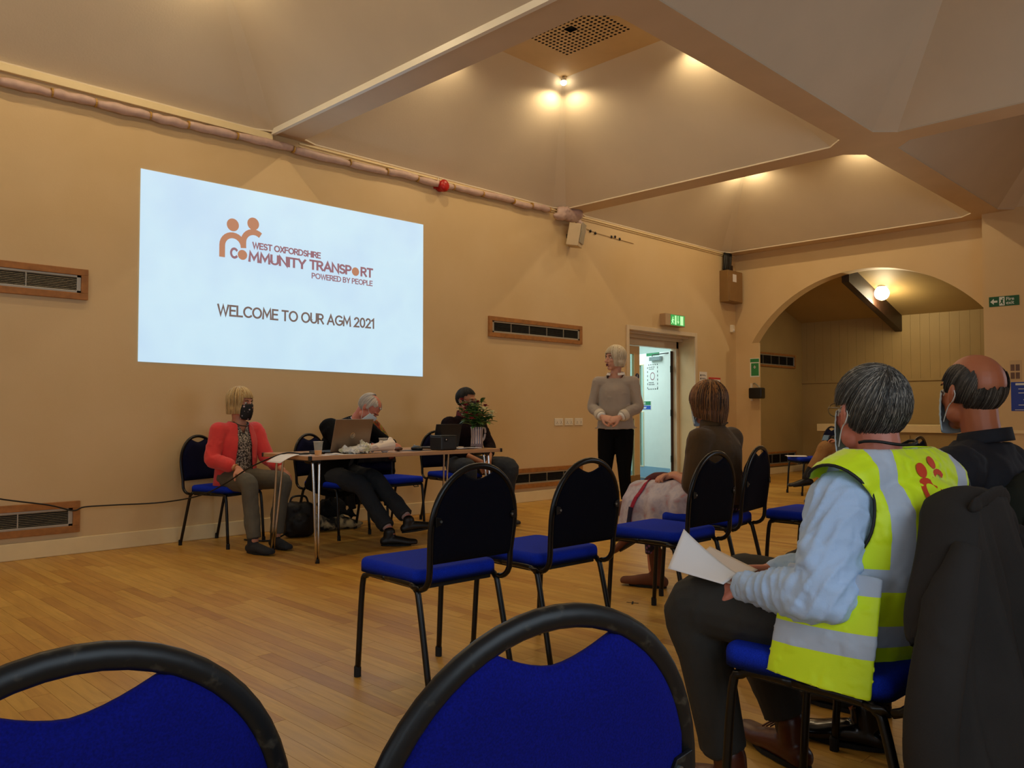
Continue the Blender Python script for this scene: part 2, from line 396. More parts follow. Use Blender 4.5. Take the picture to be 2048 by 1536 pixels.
# east wall with the arch
AC, ASP, AR, AZC = 4.68, 1.76, 2.07, 1.07
def archz(y): return AZC + math.sqrt(max(AR * AR - (y - AC) ** 2, 0))
ew = MB(); TE = .22; PY = 3.05
N_ = 40; ys = [AC - ASP + 2 * ASP * i / N_ for i in range(N_ + 1)]
for i in range(N_):
    y0, y1 = ys[i], ys[i + 1]; z0, z1 = archz(y0), archz(y1)
    ew.add([(XE, y0, z0), (XE, y1, z1), (XE, y1, 3.7), (XE, y0, 3.7), (XE + TE, y0, z0), (XE + TE, y1, z1), (XE + TE, y1, 3.7), (XE + TE, y0, 3.7)],
           [(0, 3, 2, 1), (4, 5, 6, 7), (0, 1, 5, 4), (3, 7, 6, 2), (0, 4, 7, 3), (1, 2, 6, 5)])
ew.b2((XE, AC + ASP, 0), (XE + TE, YN, 3.7)); ew.b2((XE, AC + ASP - .13, 0), (XE + .03, AC + ASP, archz(AC + ASP) + .0))
ew.b2((XE, 2.4, 0), (XE + TE, AC - ASP, 3.7))
struct(ew.build('wall_east', WALL, recalc=True), 'cream end wall pierced by a wide round arch')
struct(MB().b2((XE - .28, SOUTH, 0), (XE + .22, PY, 3.7)).build('trim_1', WALL), 'cream wall pier beside the arch')
# recess behind the arch
XB = 14.2
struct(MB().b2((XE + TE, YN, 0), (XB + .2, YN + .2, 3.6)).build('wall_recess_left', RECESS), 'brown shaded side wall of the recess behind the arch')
bw = MB().b2((XB, 1.5, 0), (XB + .15, YN, 1.58)).b2((XB - .02, 1.5, 1.58), (XB + .15, YN, 1.62))
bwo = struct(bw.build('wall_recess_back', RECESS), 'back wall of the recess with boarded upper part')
y = 2.6
while y < YN - .05:
    MB().b2((XB - .004, y, 1.62), (XB + .1, min(y + .1465, YN), 2.75)).build('board', RECESS, bwo); y += .149
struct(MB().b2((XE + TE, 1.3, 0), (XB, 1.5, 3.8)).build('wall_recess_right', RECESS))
# sloping recess roof
def roofz(x): return 2.68 + (XB - x) * .28
rm = MB(); x0, x1 = XE + TE, XB + .1
rm.add([(x0, 1.4, roofz(x0)), (x1, 1.4, roofz(x1)), (x1, YN + .1, roofz(x1)), (x0, YN + .1, roofz(x0)), (x0, 1.4, roofz(x0) + .2), (x1, 1.4, roofz(x1) + .2), (x1, YN + .1, roofz(x1) + .2), (x0, YN + .1, roofz(x0) + .2)],
       [(0, 1, 2, 3), (7, 6, 5, 4), (0, 4, 5, 1), (1, 5, 6, 2), (2, 6, 7, 3), (3, 7, 4, 0)])
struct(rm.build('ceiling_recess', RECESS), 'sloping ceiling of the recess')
rb = MB(); yb, wb, hb = 5.02, .11, .27
rb.add([(XE + TE, yb - wb / 2, roofz(XE + TE) - hb), (XB, yb - wb / 2, roofz(XB) - hb), (XB, yb + wb / 2, roofz(XB) - hb), (XE + TE, yb + wb / 2, roofz(XE + TE) - hb),
        (XE + TE, yb - wb / 2, roofz(XE + TE) + .01), (XB, yb - wb / 2, roofz(XB) + .01), (XB, yb + wb / 2, roofz(XB) + .01), (XE + TE, yb + wb / 2, roofz(XE + TE) + .01)],
       [(0, 1, 2, 3), (7, 6, 5, 4), (0, 4, 5, 1), (1, 5, 6, 2), (2, 6, 7, 3), (3, 7, 4, 0)])
struct(rb.build('beam', DKWOOD), 'dark stained sloping timber rafter beyond the arch')
# low cream cupboard run at the back of the recess
cb = empty('low_cupboard', 'long low cream boxed cupboard along the back wall of the recess', 'cupboard', (13.55, 4.2, 0))
MB().b2((.02, -2.4, 0), (.62, 1.9, .74)).build('body', RECESS, cb)
MB().b2((-.02, -2.45, .74), (.64, 1.95, .86)).build('top', TRIM, cb, bevel=.004)
for i in range(6): MB().b2((.0, -2.35 + i * .7, .06), (.02, -2.35 + i * .7 + .66, .7)).build('door', RECESS, cb, bevel=.003)

# skirting boards
def skirt(name, a, b, lab=None):
    struct(MB().b2(a, b).build(name, TRIM, bevel=.006), lab)
skirt('baseboard_north', (XW, YN - .02, 0), (DX0 - .06, YN, .125), 'cream skirting board under the screen wall')
skirt('baseboard_north_corner', (DX1 + .07, YN - .02, 0), (XE, YN, .125))
skirt('baseboard_recess', (XE + TE, YN - .02, 0), (XB, YN, .11))
skirt('baseboard_east', (XE - .02, AC + ASP - .13, 0), (XE, YN - .02, .125))

# ---------------------------------------------------------------- coffered ceiling
def octo(cx, cy, h, c, z, y1=None):
    p = [(cx - h + c, cy - h), (cx + h - c, cy - h), (cx + h, cy - h + c), (cx + h, cy + h - c), (cx + h - c, cy + h), (cx - h + c, cy + h), (cx - h, cy + h - c), (cx - h, cy - h + c)]
    return [(x, min(y, y1) if y1 else y, z) for x, y in p]
ce = MB(); pan = MB(); sof = MB()
for cx in CX:
    for cy in CY:
        y1 = YN - .004 if cy > 4 else None
        hx = 1.99
        o0 = octo(cx, cy, HALF, .16, ZB, y1); o1 = octo(cx, cy, HALF, .16, ZB + .014, y1); o2 = octo(cx, cy, PH, .02, ZP)
        sq = [(cx - hx, cy - hx), (cx + hx, cy - hx), (min(cx + hx, XE), cy + hx), (cx - hx, cy + hx)]
        xr_ = XE + .0 if cx > 9 else cx + hx; yt = YN if y1 else cy + hx
        sqv = [(cx - hx, cy - hx, ZB), (xr_, cy - hx, ZB), (xr_, yt, ZB), (cx - hx, yt, ZB)]
        n0 = len(sof.v)
        sof.add(sqv + o0, [(0, 1, 5, 4), (1, 6, 5), (1, 2, 7, 6), (2, 8, 7), (2, 3, 9, 8), (3, 10, 9), (3, 0, 11, 10), (0, 4, 11)])
        ce.add(o0 + o1 + o2, [(i, (i + 1) % 8, 8 + (i + 1) % 8, 8 + i) for i in range(8)] + [(8 + i, 8 + (i + 1) % 8, 16 + (i + 1) % 8, 16 + i) for i in range(8)])
        if not (abs(cx - 5.76) < .1 and cy > 4): pan.add([(cx - PH, cy - PH, ZP), (cx + PH, cy - PH, ZP), (cx + PH, cy + PH, ZP), (cx - PH, cy + PH, ZP)], [(0, 1, 2, 3)])
co = struct(ce.build('ceiling', CEIL, recalc=False), 'coffered ceiling of hollow pyramids between broad beams')
sof.build('beam_soffit', SOFF, co, recalc=False)['label'] = 'broad flat beams between the ceiling coffers'
pan.build('flat_top', PANEL, co, recalc=False)
MB().b2((XW, SOUTH, 4.95), (XE + .3, YN + .3, 5.0)).build('roof_deck', SOFF, co)
# the perforated panel of the middle coffer: real holes with depth, sides coloured black for the shade inside
px, py = 5.76, 4.97; pp = MB(); NH = 16; PS = .41; st = 2 * PS / NH; hr = .0158
for i in range(NH):
    for j in range(NH):
        cx_, cy_ = px - PS + st * (i + .5), py - PS + st * (j + .5)
        s2 = st / 2
        if abs(cx_ - px) < .075 and abs(cy_ - py) < .075: continue
        out = [(s2, 0), (s2, s2), (0, s2), (-s2, s2), (-s2, 0), (-s2, -s2), (0, -s2), (s2, -s2)]
        inn = [(hr * math.cos(PI * q / 4), hr * math.sin(PI * q / 4)) for q in range(8)]
        vs = [(cx_ + a, cy_ + b, ZP) for a, b in out] + [(cx_ + a, cy_ + b, ZP) for a, b in inn] + [(cx_ + a, cy_ + b, ZP + .02) for a, b in inn]
        pp.add(vs, [(q, (q + 1) % 8, 8 + (q + 1) % 8, 8 + q) for q in range(8)] + [(8 + q, 8 + (q + 1) % 8, 16 + (q + 1) % 8, 16 + q) for q in range(8)]); pp.mi[-8:] = [1] * 8
for a, b in (((-PH, -PH), (PH, -PS)), ((-PH, PS), (PH, PH)), ((-PH, -PS), (-PS, PS)), ((PS, -PS), (PH, PS))):
    pp.add([(px + a[0], py + a[1], ZP), (px + b[0], py + a[1], ZP), (px + b[0], py + b[1], ZP), (px + a[0], py + b[1], ZP)], [(0, 1, 2, 3)])
po = pp.build('perforated_panel', [PANEL, BLACK], co, recalc=False); po['label'] = 'acoustic panel with rows of round holes'
MB().b2((px - PS, py - PS, ZP + .021), (px + PS, py + PS, ZP + .03)).build('panel_backing', BLACK, po)
# edge board along the wall head left of the first beam, thin rail right of it
struct(MB().b2((XW, YN - .035, ZB - .065), (3.62, YN, ZB - .005)).build('trim_2', TRIM, bevel=.004), 'pale timber edge board at the top of the screen wall')
struct(MB().b2((3.9, YN - .015, ZB - .03), (XE, YN, ZB - .018)).b2((3.9, YN - .012, ZB - .055), (XE, YN, ZB - .05)).build('trim_3', TRIM), 'thin rail at the top of the screen wall')
struct(MB().b2((3.60, -1, ZB - .02), (3.635, YN - .04, ZB + .03)).build('trim_4', mat('rail_white', '#e9e4d6', .35, var=.02)), 'white edge strip along the ceiling beam')

# coffer lamps
LAMPM = mat('lamp_glow', '#fff2d8', .5, var=0, emit=(1, .86, .62), estr=14)
LAMPB = mat('lamp_body', '#e0d8c6', .4, var=.02)
first = None
place = {(1.78, 4.97): 'left coffer', (5.76, 4.97): 'middle coffer', (9.74, 4.97): 'far coffer'}
cname = {(1, 1): 'at its corner nearest both wall and arch', (-1, 1): 'at its wall side corner towards the left', (1, -1): 'at its room side corner towards the arch', (-1, -1): 'at its room side corner towards the left'}
for (cx, cy), nm in place.items():
    for sx in (-1, 1):
        for sy in (-1, 1):
            lx, ly = cx + sx * (PH + .0), cy + sy * (PH + .0)
            if first is None:
                e = empty('spot_lamp', '', 'lamp'); e2 = MB().lathe([(.03, -.005), (.03, .03), (.012, .04), (.012, .055)], 14).build('lamp_body', LAMPB, e, smooth=True)
                MB().ell((0, 0, -.012), (.034, .034, .03)).build('bulb', LAMPM, e, smooth=True); first = e
            else: e = copytree(first)
            e.location = (lx - sx * .03, ly - sy * .03, ZP - .055); e['label'] = 'small round white lamp of the %s, %s' % (nm, cname[(sx, sy)]); e['group'] = 'lamps of the ceiling coffers'
            light('spot_light', 'SPOT', (lx - sx * .03, ly - sy * .03, ZP - .105), LAMP_W, WARM, (0, 0, 0), radius=.03, cone=math.radians(172), blend=.4)
# globe lamp in the recess
gl = empty('globe_lamp', 'glowing round globe lamp on the sloping ceiling beyond the arch', 'lamp', (13.0, 4.84, roofz(13.0) - .10))
GL = mat('globe_glow', '#fff0c0', .4, var=0, emit=(1, .85, .55), estr=9)
MB().ell((0, 0, 0), .11, nu=24, nv=16).build('globe', GL, gl, smooth=True); MB().lathe([(.05, .09), (.07, .10), (.07, .13)], 16).build('fitting', LAMPB, gl)
light('globe_light', 'POINT', (13.0, 4.84, roofz(13.0) - .24), GLOBE_W, (1, .82, .48), radius=.10)
# ---------------------------------------------------------------- slide thrown on the wall
SLIDE = mat('slide_light', (.30, .36, .42), .6, var=0, emit=(.60, .83, 1.0), estr=.80)
k = NT('slide_glow'); v = k.tc('Object'); n = k.new('ShaderNodeTexNoise', Scale=1.0, Detail=3.0); k.link(v, n.inputs['Vector'])
k.link(k.ramp(n.outputs[0], [(.3, srgb('#b9dcfb')), (.55, srgb('#c8ecff')), (.75, srgb('#bfe4fc'))]), k.b.inputs['Emission Color']); k.b.inputs['Emission Strength'].default_value = .70
k.b.inputs['Base Color'].default_value = (.25, .25, .22, 1); k.b.inputs['Roughness'].default_value = .8
S_ORG = mat('slide_orange', (.1, .08, .06), .8, var=0, emit='#c98a6a', estr=.60)
S_MAU = mat('slide_mauve', (.1, .08, .08), .8, var=0, emit='#a0707c', estr=.60)
S_GRY = mat('slide_brown', (.08, .07, .07), .8, var=0, emit='#7a6660', estr=.60)
sx0, sx1, SY = 2.475, 5.383, YN
sl = empty('projected_slide', 'bright pale blue projected slide with an orange figure logo and welcome words on the wall', 'projection', ((sx0 + sx1) / 2, YN - .003, 2.25))
def sp(fx, fz):  # fractions of the slide to world
    x = sx0 + (sx1 - sx0) * fx
    zt = 3.039 + (3.056 - 3.039) * fx; zb = 1.477 + (1.443 - 1.477) * fx
    return x, zb + (zt - zb) * fz
q = MB(); NU = 8
pts = [sp(0, 0), sp(1, 0), sp(1, 1), sp(0, 1)]
q.add([(x - sl.location.x, 0, z - 2.25) for x, z in pts] + [(x - sl.location.x, -.003, z - 2.25) for x, z in pts], [(0, 1, 2, 3), (7, 6, 5, 4), (0, 4, 5, 1), (1, 5, 6, 2), (2, 6, 7, 3), (3, 7, 4, 0)])
q.build('lit_area', k.m, sl)
def loc(fx, fz, off=.004):
    x, z = sp(fx, fz); return Matrix.Translation((x - sl.location.x, -off, z - 2.25)) @ Matrix(((1, 0, 0, 0), (0, 0, -1, 0), (0, 1, 0, 0), (0, 0, 0, 1)))
def fitted(s, f0, f1, size, m, name, bold=0):
    """lettering starting at slide fraction f0 and stretched to end at f1; one part for each word"""
    cap = size * .70; x0, z0 = sp(*f0); x1, z1 = sp(*f1); full = strokes(s, cap, bold)[1]; k_ = (x1 - x0 - bold) / full; off = 0
    for wd in s.split(' '):
        mb, L = strokes(wd, cap, bold / max(k_, .5) ** .5); me = mb.mesh('t')
        me.transform(loc(f0[0], f0[1], .0075 if name else 0) @ Matrix.Diagonal((k_, 1, 1, 1)) @ Matrix.Translation((off + bold / 2, 0, 0))); link(name, me, m, sl); off += L + (.34 + .20) * cap
def fx_of(px): # picture column to fraction along the slide on its wall
    r = (px - 1024) / 1624; return (YN * (1 + r) / (1 - r) - sx0) / (sx1 - sx0)
def fz_of(px, py):
    f_ = fx_of(px); x = sx0 + (sx1 - sx0) * f_; d = (x + YN) * .7071; c, s_ = math.cos(pitch), math.sin(pitch)
    t = -(py - 768) / 1624; z = EYE + d * (s_ + t * c) / (c - t * s_)
    zt = sp(f_, 1)[1]; zb = sp(f_, 0)[1]; return (z - zb) / (zt - zb)
F = lambda px, py: (fx_of(px), fz_of(px, py))
fitted('WEST OXFORDSHIRE', F(500, 496), F(638, 517), .070, S_MAU, 'slide_lettering', .0125)
fitted('C', F(455.5, 514), F(471, 516), .110, S_MAU, 'slide_lettering', .0200)
fitted('MMUNITY', F(492, 521.5), F(608, 536), .110, S_MAU, 'slide_lettering', .0200)
fitted('TRANSP', F(615, 537), F(700, 548), .110, S_MAU, 'slide_lettering', .0200)
fitted('RT', F(718, 551), F(743, 555), .110, S_MAU, 'slide_lettering', .0200)
fitted('POWERED BY PEOPLE', F(620, 556), F(742.5, 572), .065, S_MAU, 'slide_lettering', .0098)
fitted('WELCOME TO OUR AGM 2021', F(431, 629), F(747, 658), .122, S_GRY, 'slide_lettering', .0168)
lg = MB()
def disc(c, r, mb, M): mb.prism([(r * math.cos(a * PI / 12), r * math.sin(a * PI / 12)) for a in range(24)], .0008, M)
def dpx(px, py, r, nm='emblem_head'):
    q_ = MB(); disc(None, r, q_, loc(*F(px, py))); q_.build(nm, S_ORG, sl)
dpx(461, 450, .056); dpx(502, 448, .056); dpx(481, 510, .044, 'letter_dot'); dpx(708.5, 543.5, .042, 'letter_dot')
def band(path, w, z0=0):
    P = [V((a, b)) for a, b in path]; L = []; R = []
    for i, p in enumerate(P):
        t = (P[min(i + 1, len(P) - 1)] - P[max(i - 1, 0)]).normalized(); nrm = V((-t.y, t.x)); L.append(p + nrm * w / 2); R.append(p - nrm * w / 2)
    for i in range(len(P) - 1): lg.add([(*L[i], z0), (*R[i], z0), (*R[i + 1], z0), (*L[i + 1], z0), (*L[i], z0 + .0008), (*R[i], z0 + .0008), (*R[i + 1], z0 + .0008), (*L[i + 1], z0 + .0008)], [(0, 1, 2, 3), (7, 6, 5, 4), (0, 4, 5, 1), (1, 5, 6, 2), (2, 6, 7, 3), (3, 7, 4, 0)], Mo)
Mo = loc(0, 0); WS = sx1 - sx0
def S2(px, py): f_ = F(px, py); x, z = sp(*f_); return (x - sp(0, 0)[0], z - sp(0, 0)[1])
a = S2(440, 514); b = S2(440, 490); c_ = S2(483, 497)
r1 = (c_[0] - b[0]) / 2
arc1 = [a] + [(b[0] + r1 - r1 * math.cos(t * PI / 14), b[1] + r1 * math.sin(t * PI / 14)) for t in range(15)]
band(arc1, .052); lg.build('emblem_body', S_ORG, sl); lg = MB()
a2 = S2(482.5, 495); r2 = .100
arc2 = [a2, (a2[0], a2[1] + .03)] + [(a2[0] + r2 - r2 * math.cos(t * PI / 14), a2[1] + .05 + r2 * math.sin(t * PI / 14)) for t in range(11)]
band(arc2, .052, .0009)
lg.build('emblem_body', S_ORG, sl)

# ---------------------------------------------------------------- louvred wall vents
SLT = mat('slat_aluminium', '#8c8474', .45, .6, var=.05); SLD = mat('slat_dark', '#2a2622', .5, .3, var=.05)
def vent(x0, x1, z0, z1, dens, nd, label, frame=.05):
    w, h = x1 - x0, z1 - z0; e = empty('wall_vent', label, 'vent', (x0, YN, z0), 0, 'wood framed louvred vents')
    f = MB(); fr_ = frame
    for a, b in (((0, 0), (w, fr_)), ((0, h - fr_), (w, h)), ((0, fr_), (fr_, h - fr_)), ((w - fr_, fr_), (w, h - fr_))): f.b2((a[0], -.028, a[1]), (b[0], 0, b[1]))
    f.build('frame', VWOOD, e, bevel=.003)
    i0 = fr_; f = MB()
    for a, b in (((i0, i0), (w - i0, i0 + .018)), ((i0, h - i0 - .018), (w - i0, h - i0)), ((i0, i0), (i0 + .03, h - i0)), ((w - i0 - .03, i0), (w - i0, h - i0))): f.b2((a[0], -.02, a[1]), (b[0], 0, b[1]))
    f.build('grille_frame', ALU, e, bevel=.002)
    MB().b2((i0, -.004, i0), (w - i0, -.001, h - i0)).build('back', BLACK, e)
    sl_ = None
    hh = h - 2 * i0 - .036
    for k_ in range(dens):
        z = i0 + .018 + hh * (k_ + .5) / dens
        if sl_ is None: sl_ = MB().box((w / 2, -.010, 0), (w - 2 * i0 - .06, .014, .0022), (math.radians(-28), 0, 0)).mesh('slat'); sl_.materials.append(SLT if nd == 4 else SLD)
        o = bpy.data.objects.new('slat', sl_); col.objects.link(o); o.parent = e; o.location = (0, 0, z)
    for d in range(1, abs(nd)): MB().b2((i0 + (w - 2 * i0) * d / abs(nd) - .004, -.019, i0), (i0 + (w - 2 * i0) * d / abs(nd) + .004, -.004, h - i0)).build('divider', ALU, e)
    return e
vent(.50, 2.09, 1.93, 2.165, 8, 4, 'high wood framed louvred vent on the wall left of the projected slide')
vent(.50, 2.06, .165, .40, 8, 4, 'low wood framed louvred vent above the skirting, left end of the wall')
vent(6.33, 7.97, 1.93, 2.165, 8, 5, 'high wood framed louvred vent between the slide and the doorway')
vent(6.33, 7.97, .165, .40, 8, 5, 'low wood framed louvred vent behind the front row chairs, right of the table')
vent(12.40, 13.90, 1.84, 2.08, 8, 5, 'high louvred vent on the dark side wall inside the arch', .03)
vent(12.40, 13.90, .14, .38, 8, 5, 'low louvred vent on the dark side wall inside the arch', .03)

# ---------------------------------------------------------------- doorway
DRP = mat('door_cream', '#d8b987', .45, var=.03); CY = mat('door_white_paint', '#e2ece6', .4, var=.02)
FRW = mat('door_frame_paint', '#d6c2a4', .45, var=.03)
fy = YN + .28
fm = MB().b2((DX0, fy, 0), (DX0 + .06, fy + .1, DZ)).b2((DX1 - .06, fy, 0), (DX1, fy + .1, DZ)).b2((DX0, fy, 2.03), (DX1, fy + .1, DZ))
for a, b in (((DX0 - .06, 0), (DX0, DZ + .06)), ((DX1, 0), (DX1 + .06, DZ + .06)), ((DX0, DZ), (DX1, DZ + .06))): fm.b2((a[0], YN - .018, a[1]), (b[0], YN, b[1]))
for i_ in range(2): fm.b2((DX0 + .0, YN + .1 + i_ * .1, DZ - .03 + i_ * -.04), (DX1, YN + .13 + i_ * .1, DZ))
struct(fm.build('door_frame', FRW, bevel=.004), 'deep cream painted frame of the double doorway')
BRS = mat('brown_seal', '#3a241a', .6, var=.1); STL = mat('brushed_steel', '#9aa4a8', .3, .9, var=.05); GLS = mat('pane_glass', '#d6ece8', .08, var=0, trans=1)
d1 = empty('door_1', '', 'door', (DX0 + .06, fy + .02, 0)); del d1['category']; struct(d1, 'narrow cream door leaf standing closed, with a slim glass strip')
lw = .60
m_ = MB().b2((0, 0, .012), (lw, .045, .16)).b2((0, 0, 1.90), (lw, .045, 2.02)).b2((0, 0, .16), (.36, .045, 1.9)).b2((.47, 0, .16), (lw, .045, 1.9)).b2((.36, 0, .97), (.47, .045, 1.12)); m_.build('leaf', DRP, d1)
MB().b2((.36, .018, .16), (.47, .026, .97)).build('pane', GLS, d1); MB().b2((.36, .018, 1.12), (.47, .026, 1.9)).build('pane', GLS, d1)
MB().b2((.36, -.006, .15), (.368, .0, 1.91)).b2((.462, -.006, .15), (.47, 0, 1.91)).build('beading', TRIM, d1)
MB().b2((0, -.003, .012), (lw, 0, .16)).build('kick_plate', mat('brass_plate', '#a07a4a', .4, .3, var=.05), d1)
NB = mat('sign_navy', '#1a2a5e', .5, var=0); WH = mat('sign_white', '#dfe6e2', .5, var=0)
o = MB().lathe([(.045, 0), (.045, .003)], 24, Matrix.Translation((.54, 0, 1.58)) @ Matrix.Rotation(PI / 2, 4, 'X')).b2((.495, -.003, 1.49), (.585, 0, 1.525)).build('push_sign', NB, d1)
MB().b2((.536, -.0045, 1.56), (.544, -.003, 1.61)).lathe([(.006, 0), (.006, .0015)], 10, Matrix.Translation((.54, -.003, 1.548)) @ Matrix.Rotation(PI / 2, 4, 'X')).build('mark', WH, o)
# the open leaf, swung out into the corridor
d2 = empty('door_2', '', 'door', (DX1 - .07, fy + .06, 0), math.radians(71)); del d2['category']; struct(d2, 'white fire door leaf standing open into the bright corridor')
lw = .93                                           # leaf runs along local +x from the hinge; seen face is local +y
m_ = MB().b2((0, 0, .2), (lw - .22, .045, 2.0)).b2((lw - .10, 0, .2), (lw, .045, 2.0)).b2((lw - .22, 0, 1.82), (lw - .1, .045, 2.0)).b2((lw - .22, 0, 1.06), (lw - .1, .045, 1.16)).b2((0, 0, .012), (lw, .045, .2)); m_.build('leaf', CY, d2)
for z0_, z1_ in ((.2, 1.06), (1.16, 1.82)):
    MB().b2((lw - .22, .018, z0_), (lw - .1, .026, z1_)).build('pane', GLS, d2)
    MB().b2((lw - .232, .045, z0_ - .012), (lw - .22, .053, z1_ + .012)).b2((lw - .1, .045, z0_ - .012), (lw - .088, .053, z1_ + .012)).b2((lw - .22, .045, z1_), (lw - .1, .053, z1_ + .012)).b2((lw - .22, .045, z0_ - .012), (lw - .1, .053, z0_)).build('beading', TRIM, d2)
MB().b2((.02, .045, .02), (lw - .01, .048, .2)).build('kick_plate', mat('blue_grey_plate', '#8fb4cc', .35, .2, var=.03), d2)
MB().b2((-.006, .0, .0), (.0, .045, 2.0)).build('door_edge', BRS, d2)
for z in (.35, 1.05, 1.72):
    MB().b2((-.03, .02, z - .05), (-.012, .055, z + .05)).tube([(-.024, .058, z - .05), (-.024, .058, z + .05)], .009).build('hinge', BLKM, d2)
cl = MB().b2((.20, .045, 1.87), (.48, .10, 1.935)).build('closer', STL, d2, bevel=.005); MB().tube([(.42, .08, 1.94), (.30, .16, 1.955), (.02, .03, 1.975)], .008).build('closer_arm', BLKM, cl)
GRN = mat('sign_green', '#1d7a4a', .5, var=0, emit='#1d7a4a', estr=.02); BLU = mat('sign_blue', '#1c4fae', .5, var=0)
Mf = lambda x, z, off=.0: Matrix.Translation((x, .045 + off, z)) @ Matrix(((-1, 0, 0, 0), (0, 0, 1, 0), (0, 1, 0, 0), (0, 0, 0, 1)))
sg = MB().b2((.50, .045, 1.10), (lw - .02, .048, 1.24)).build('fire_exit_sign', WH, d2); MB().b2((.51, .048, 1.173), (lw - .03, .0486, 1.235)).build('sign_band', GRN, sg); MB().b2((.51, .048, 1.105), (lw - .03, .0486, 1.167)).build('sign_band', BLU, sg)
text('Fire exit', .066, Mf(lw - .07, 1.186, .0038), WH, 'lettering', sg, sx=.95, bold=.001); text('Keep clear', .060, Mf(lw - .06, 1.118, .0038), WH, 'lettering', sg, sx=.95, bold=.001)
nt = MB().b2((.32, .045, 1.42), (.60, .0465, 1.82)).build('notice_sheet', WH, d2)
bk = MB()
for i in range(10):
    if i % 2 == 0:
        for zz in (1.42, 1.805): bk.b2((.32 + i * .028, .0465, zz), (.345 + i * .028, .047, zz + .015))
for i in range(12):
    if i % 2 == 0:
        for xx in (.32, .585): bk.b2((xx, .0465, 1.43 + i * .032), (xx + .015, .047, 1.46 + i * .032))
bk.build('notice_border', INK, nt)
rg = MB(); rg.add([(.46 + r * math.cos(t * PI / 12), .0473, 1.63 + r * math.sin(t * PI / 12)) for r in (.05, .062) for t in range(24)], [(t, (t + 1) % 24, 24 + (t + 1) % 24, 24 + t) for t in range(24)]).build('notice_ring', mat('notice_red', '#8a4a58', .6, var=0), nt)
for zz, s_ in ((1.765, 'DO NOT USE'), (1.735, 'THIS DOOR'), (1.52, 'PLEASE USE'), (1.49, 'MAIN DOOR')): text(s_, .026, Mf(.56, zz, .0022), INK, 'lettering', nt)
rs = MB().b2((.28, .045, 1.955), (.62, .048, 2.0)).build('green_sign', GRN, d2)
# corridor beyond
CO = mat('corridor_wall', '#cfe0da', .6, var=.02)
crm = MB().b2((8.3, 9.6, 0), (12.0, 9.7, 2.6)).b2((8.2, YN + T, 0), (8.3, 9.7, 2.6)).b2((11.9, YN + T, 0), (12.0, 9.7, 2.6)).b2((8.2, YN + T, 2.6), (12.0, 9.7, 2.7))
struct(crm.build('wall_corridor', CO), 'pale walls of the bright corridor')
struct(MB().b2((8.2, YN, -.05), (12.0, 9.7, -.001)).build('floor_corridor', mat('corridor_floor', '#2c3440', .4, var=.05)))

# ---------------------------------------------------------------- small things on the walls
GR2 = mat('exit_green', '#0a6a3a', .4, var=0, emit='#12b04a', estr=.5); GL2 = mat('exit_lit', '#d8ffe0', .4, var=0, emit='#9dffb0', estr=.55)
es = empty('exit_sign', 'lit green exit box with running figure and arrow above the doorway', 'sign', (9.72, YN, 2.31))
MB().b2((0, -.10, 0), (.50, 0, .17)).build('housing', mat('lamp_housing', '#b89a78', .5, var=.03), es, bevel=.004)
f_ = MB().b2((.13, -.106, .01), (.48, -.10, .16)).build('face', GR2, es)
g_ = MB()
Mx = Matrix.Translation((0, -.107, 0))
g_.b2((.165, -.108, .11), (.185, -.106, .13)); g_.box((.165, -.107, .08), (.03, .002, .05), (0, .5, 0)); g_.box((.185, -.107, .05), (.012, .002, .05), (0, -.6, 0)); g_.box((.155, -.107, .045), (.012, .002, .05), (0, .7, 0)); g_.box((.19, -.107, .088), (.03, .002, .01), (0, .4, 0))
g_.b2((.225, -.108, .02), (.265, -.106, .15)).b2((.30, -.108, .07), (.315, -.106, .15)); g_.add([(.28, -.108, .07), (.335, -.108, .07), (.3075, -.108, .03)], [(0, 1, 2)]); g_.b2((.365, -.108, .02), (.44, -.106, .15))
g_.build('pictogram', GL2, f_, recalc=False)
# double sockets
first = None
for i, lab in enumerate(('double wall socket below the high vent, leftmost of three', 'double wall socket in the middle of a row of three', 'double wall socket nearest the standing woman, rightmost of three')):
    if first is None:
        e = empty('wall_socket', lab, 'socket', (7.46, YN, .90), 0, 'double wall sockets'); first = e
        MB().b2((0, -.010, 0), (.15, 0, .09)).build('plate', WHITEP, e, bevel=.003)
        for xx in (.025, .10): MB().b2((xx, -.0125, .06), (xx + .02, -.010, .075)).build('switch', WHITEP, e, bevel=.001)
        h = MB()
        for xx in (.04, .115): h.b2((xx - .004, -.0108, .035), (xx + .004, -.0100, .048)).b2((xx - .018, -.0108, .02), (xx - .008, -.01, .026)).b2((xx + .008, -.0108, .02), (xx + .018, -.01, .026))
        h.build('pin_hole', INK, e)
    else: e = copytree(first); e.location.x = 7.46 + .19 * i; e['label'] = lab
# notices right of the door
RED = mat('notice_frame_red', '#c2302a', .5, var=0)
n1 = empty('paper_notice', 'white paper notice with rows of small pictures beside the doorway', 'notice', (10.76, YN, 1.38)); MB().b2((0, -.002, 0), (.21, 0, .30)).build('sheet', PAPER, n1)
t_ = MB()
for i in range(5): t_.b2((.02, -.0028, .03 + i * .05), (.045, -.002, .06 + i * .05)).b2((.06, -.0028, .04 + i * .05), (.18, -.002, .046 + i * .05)).b2((.06, -.0028, .052 + i * .05), (.15, -.002, .057 + i * .05))
t_.build('print', INK, n1)
n2 = empty('red_framed_notice', 'small notice in a red frame on the wall right of the doorway', 'notice', (11.02, YN, 1.37)); MB().b2((0, -.03, 0), (.30, 0, .23)).build('frame', RED, n2, bevel=.003); p_ = MB().b2((.02, -.032, .015), (.285, -.03, .20)).build('sheet', PAPER, n2)
t_ = MB()
for i in range(6): t_.b2((.04, -.0328, .03 + i * .026), (.04 + (.22 if i % 2 else .17), -.032, .038 + i * .026))
t_.build('print', INK, p_)
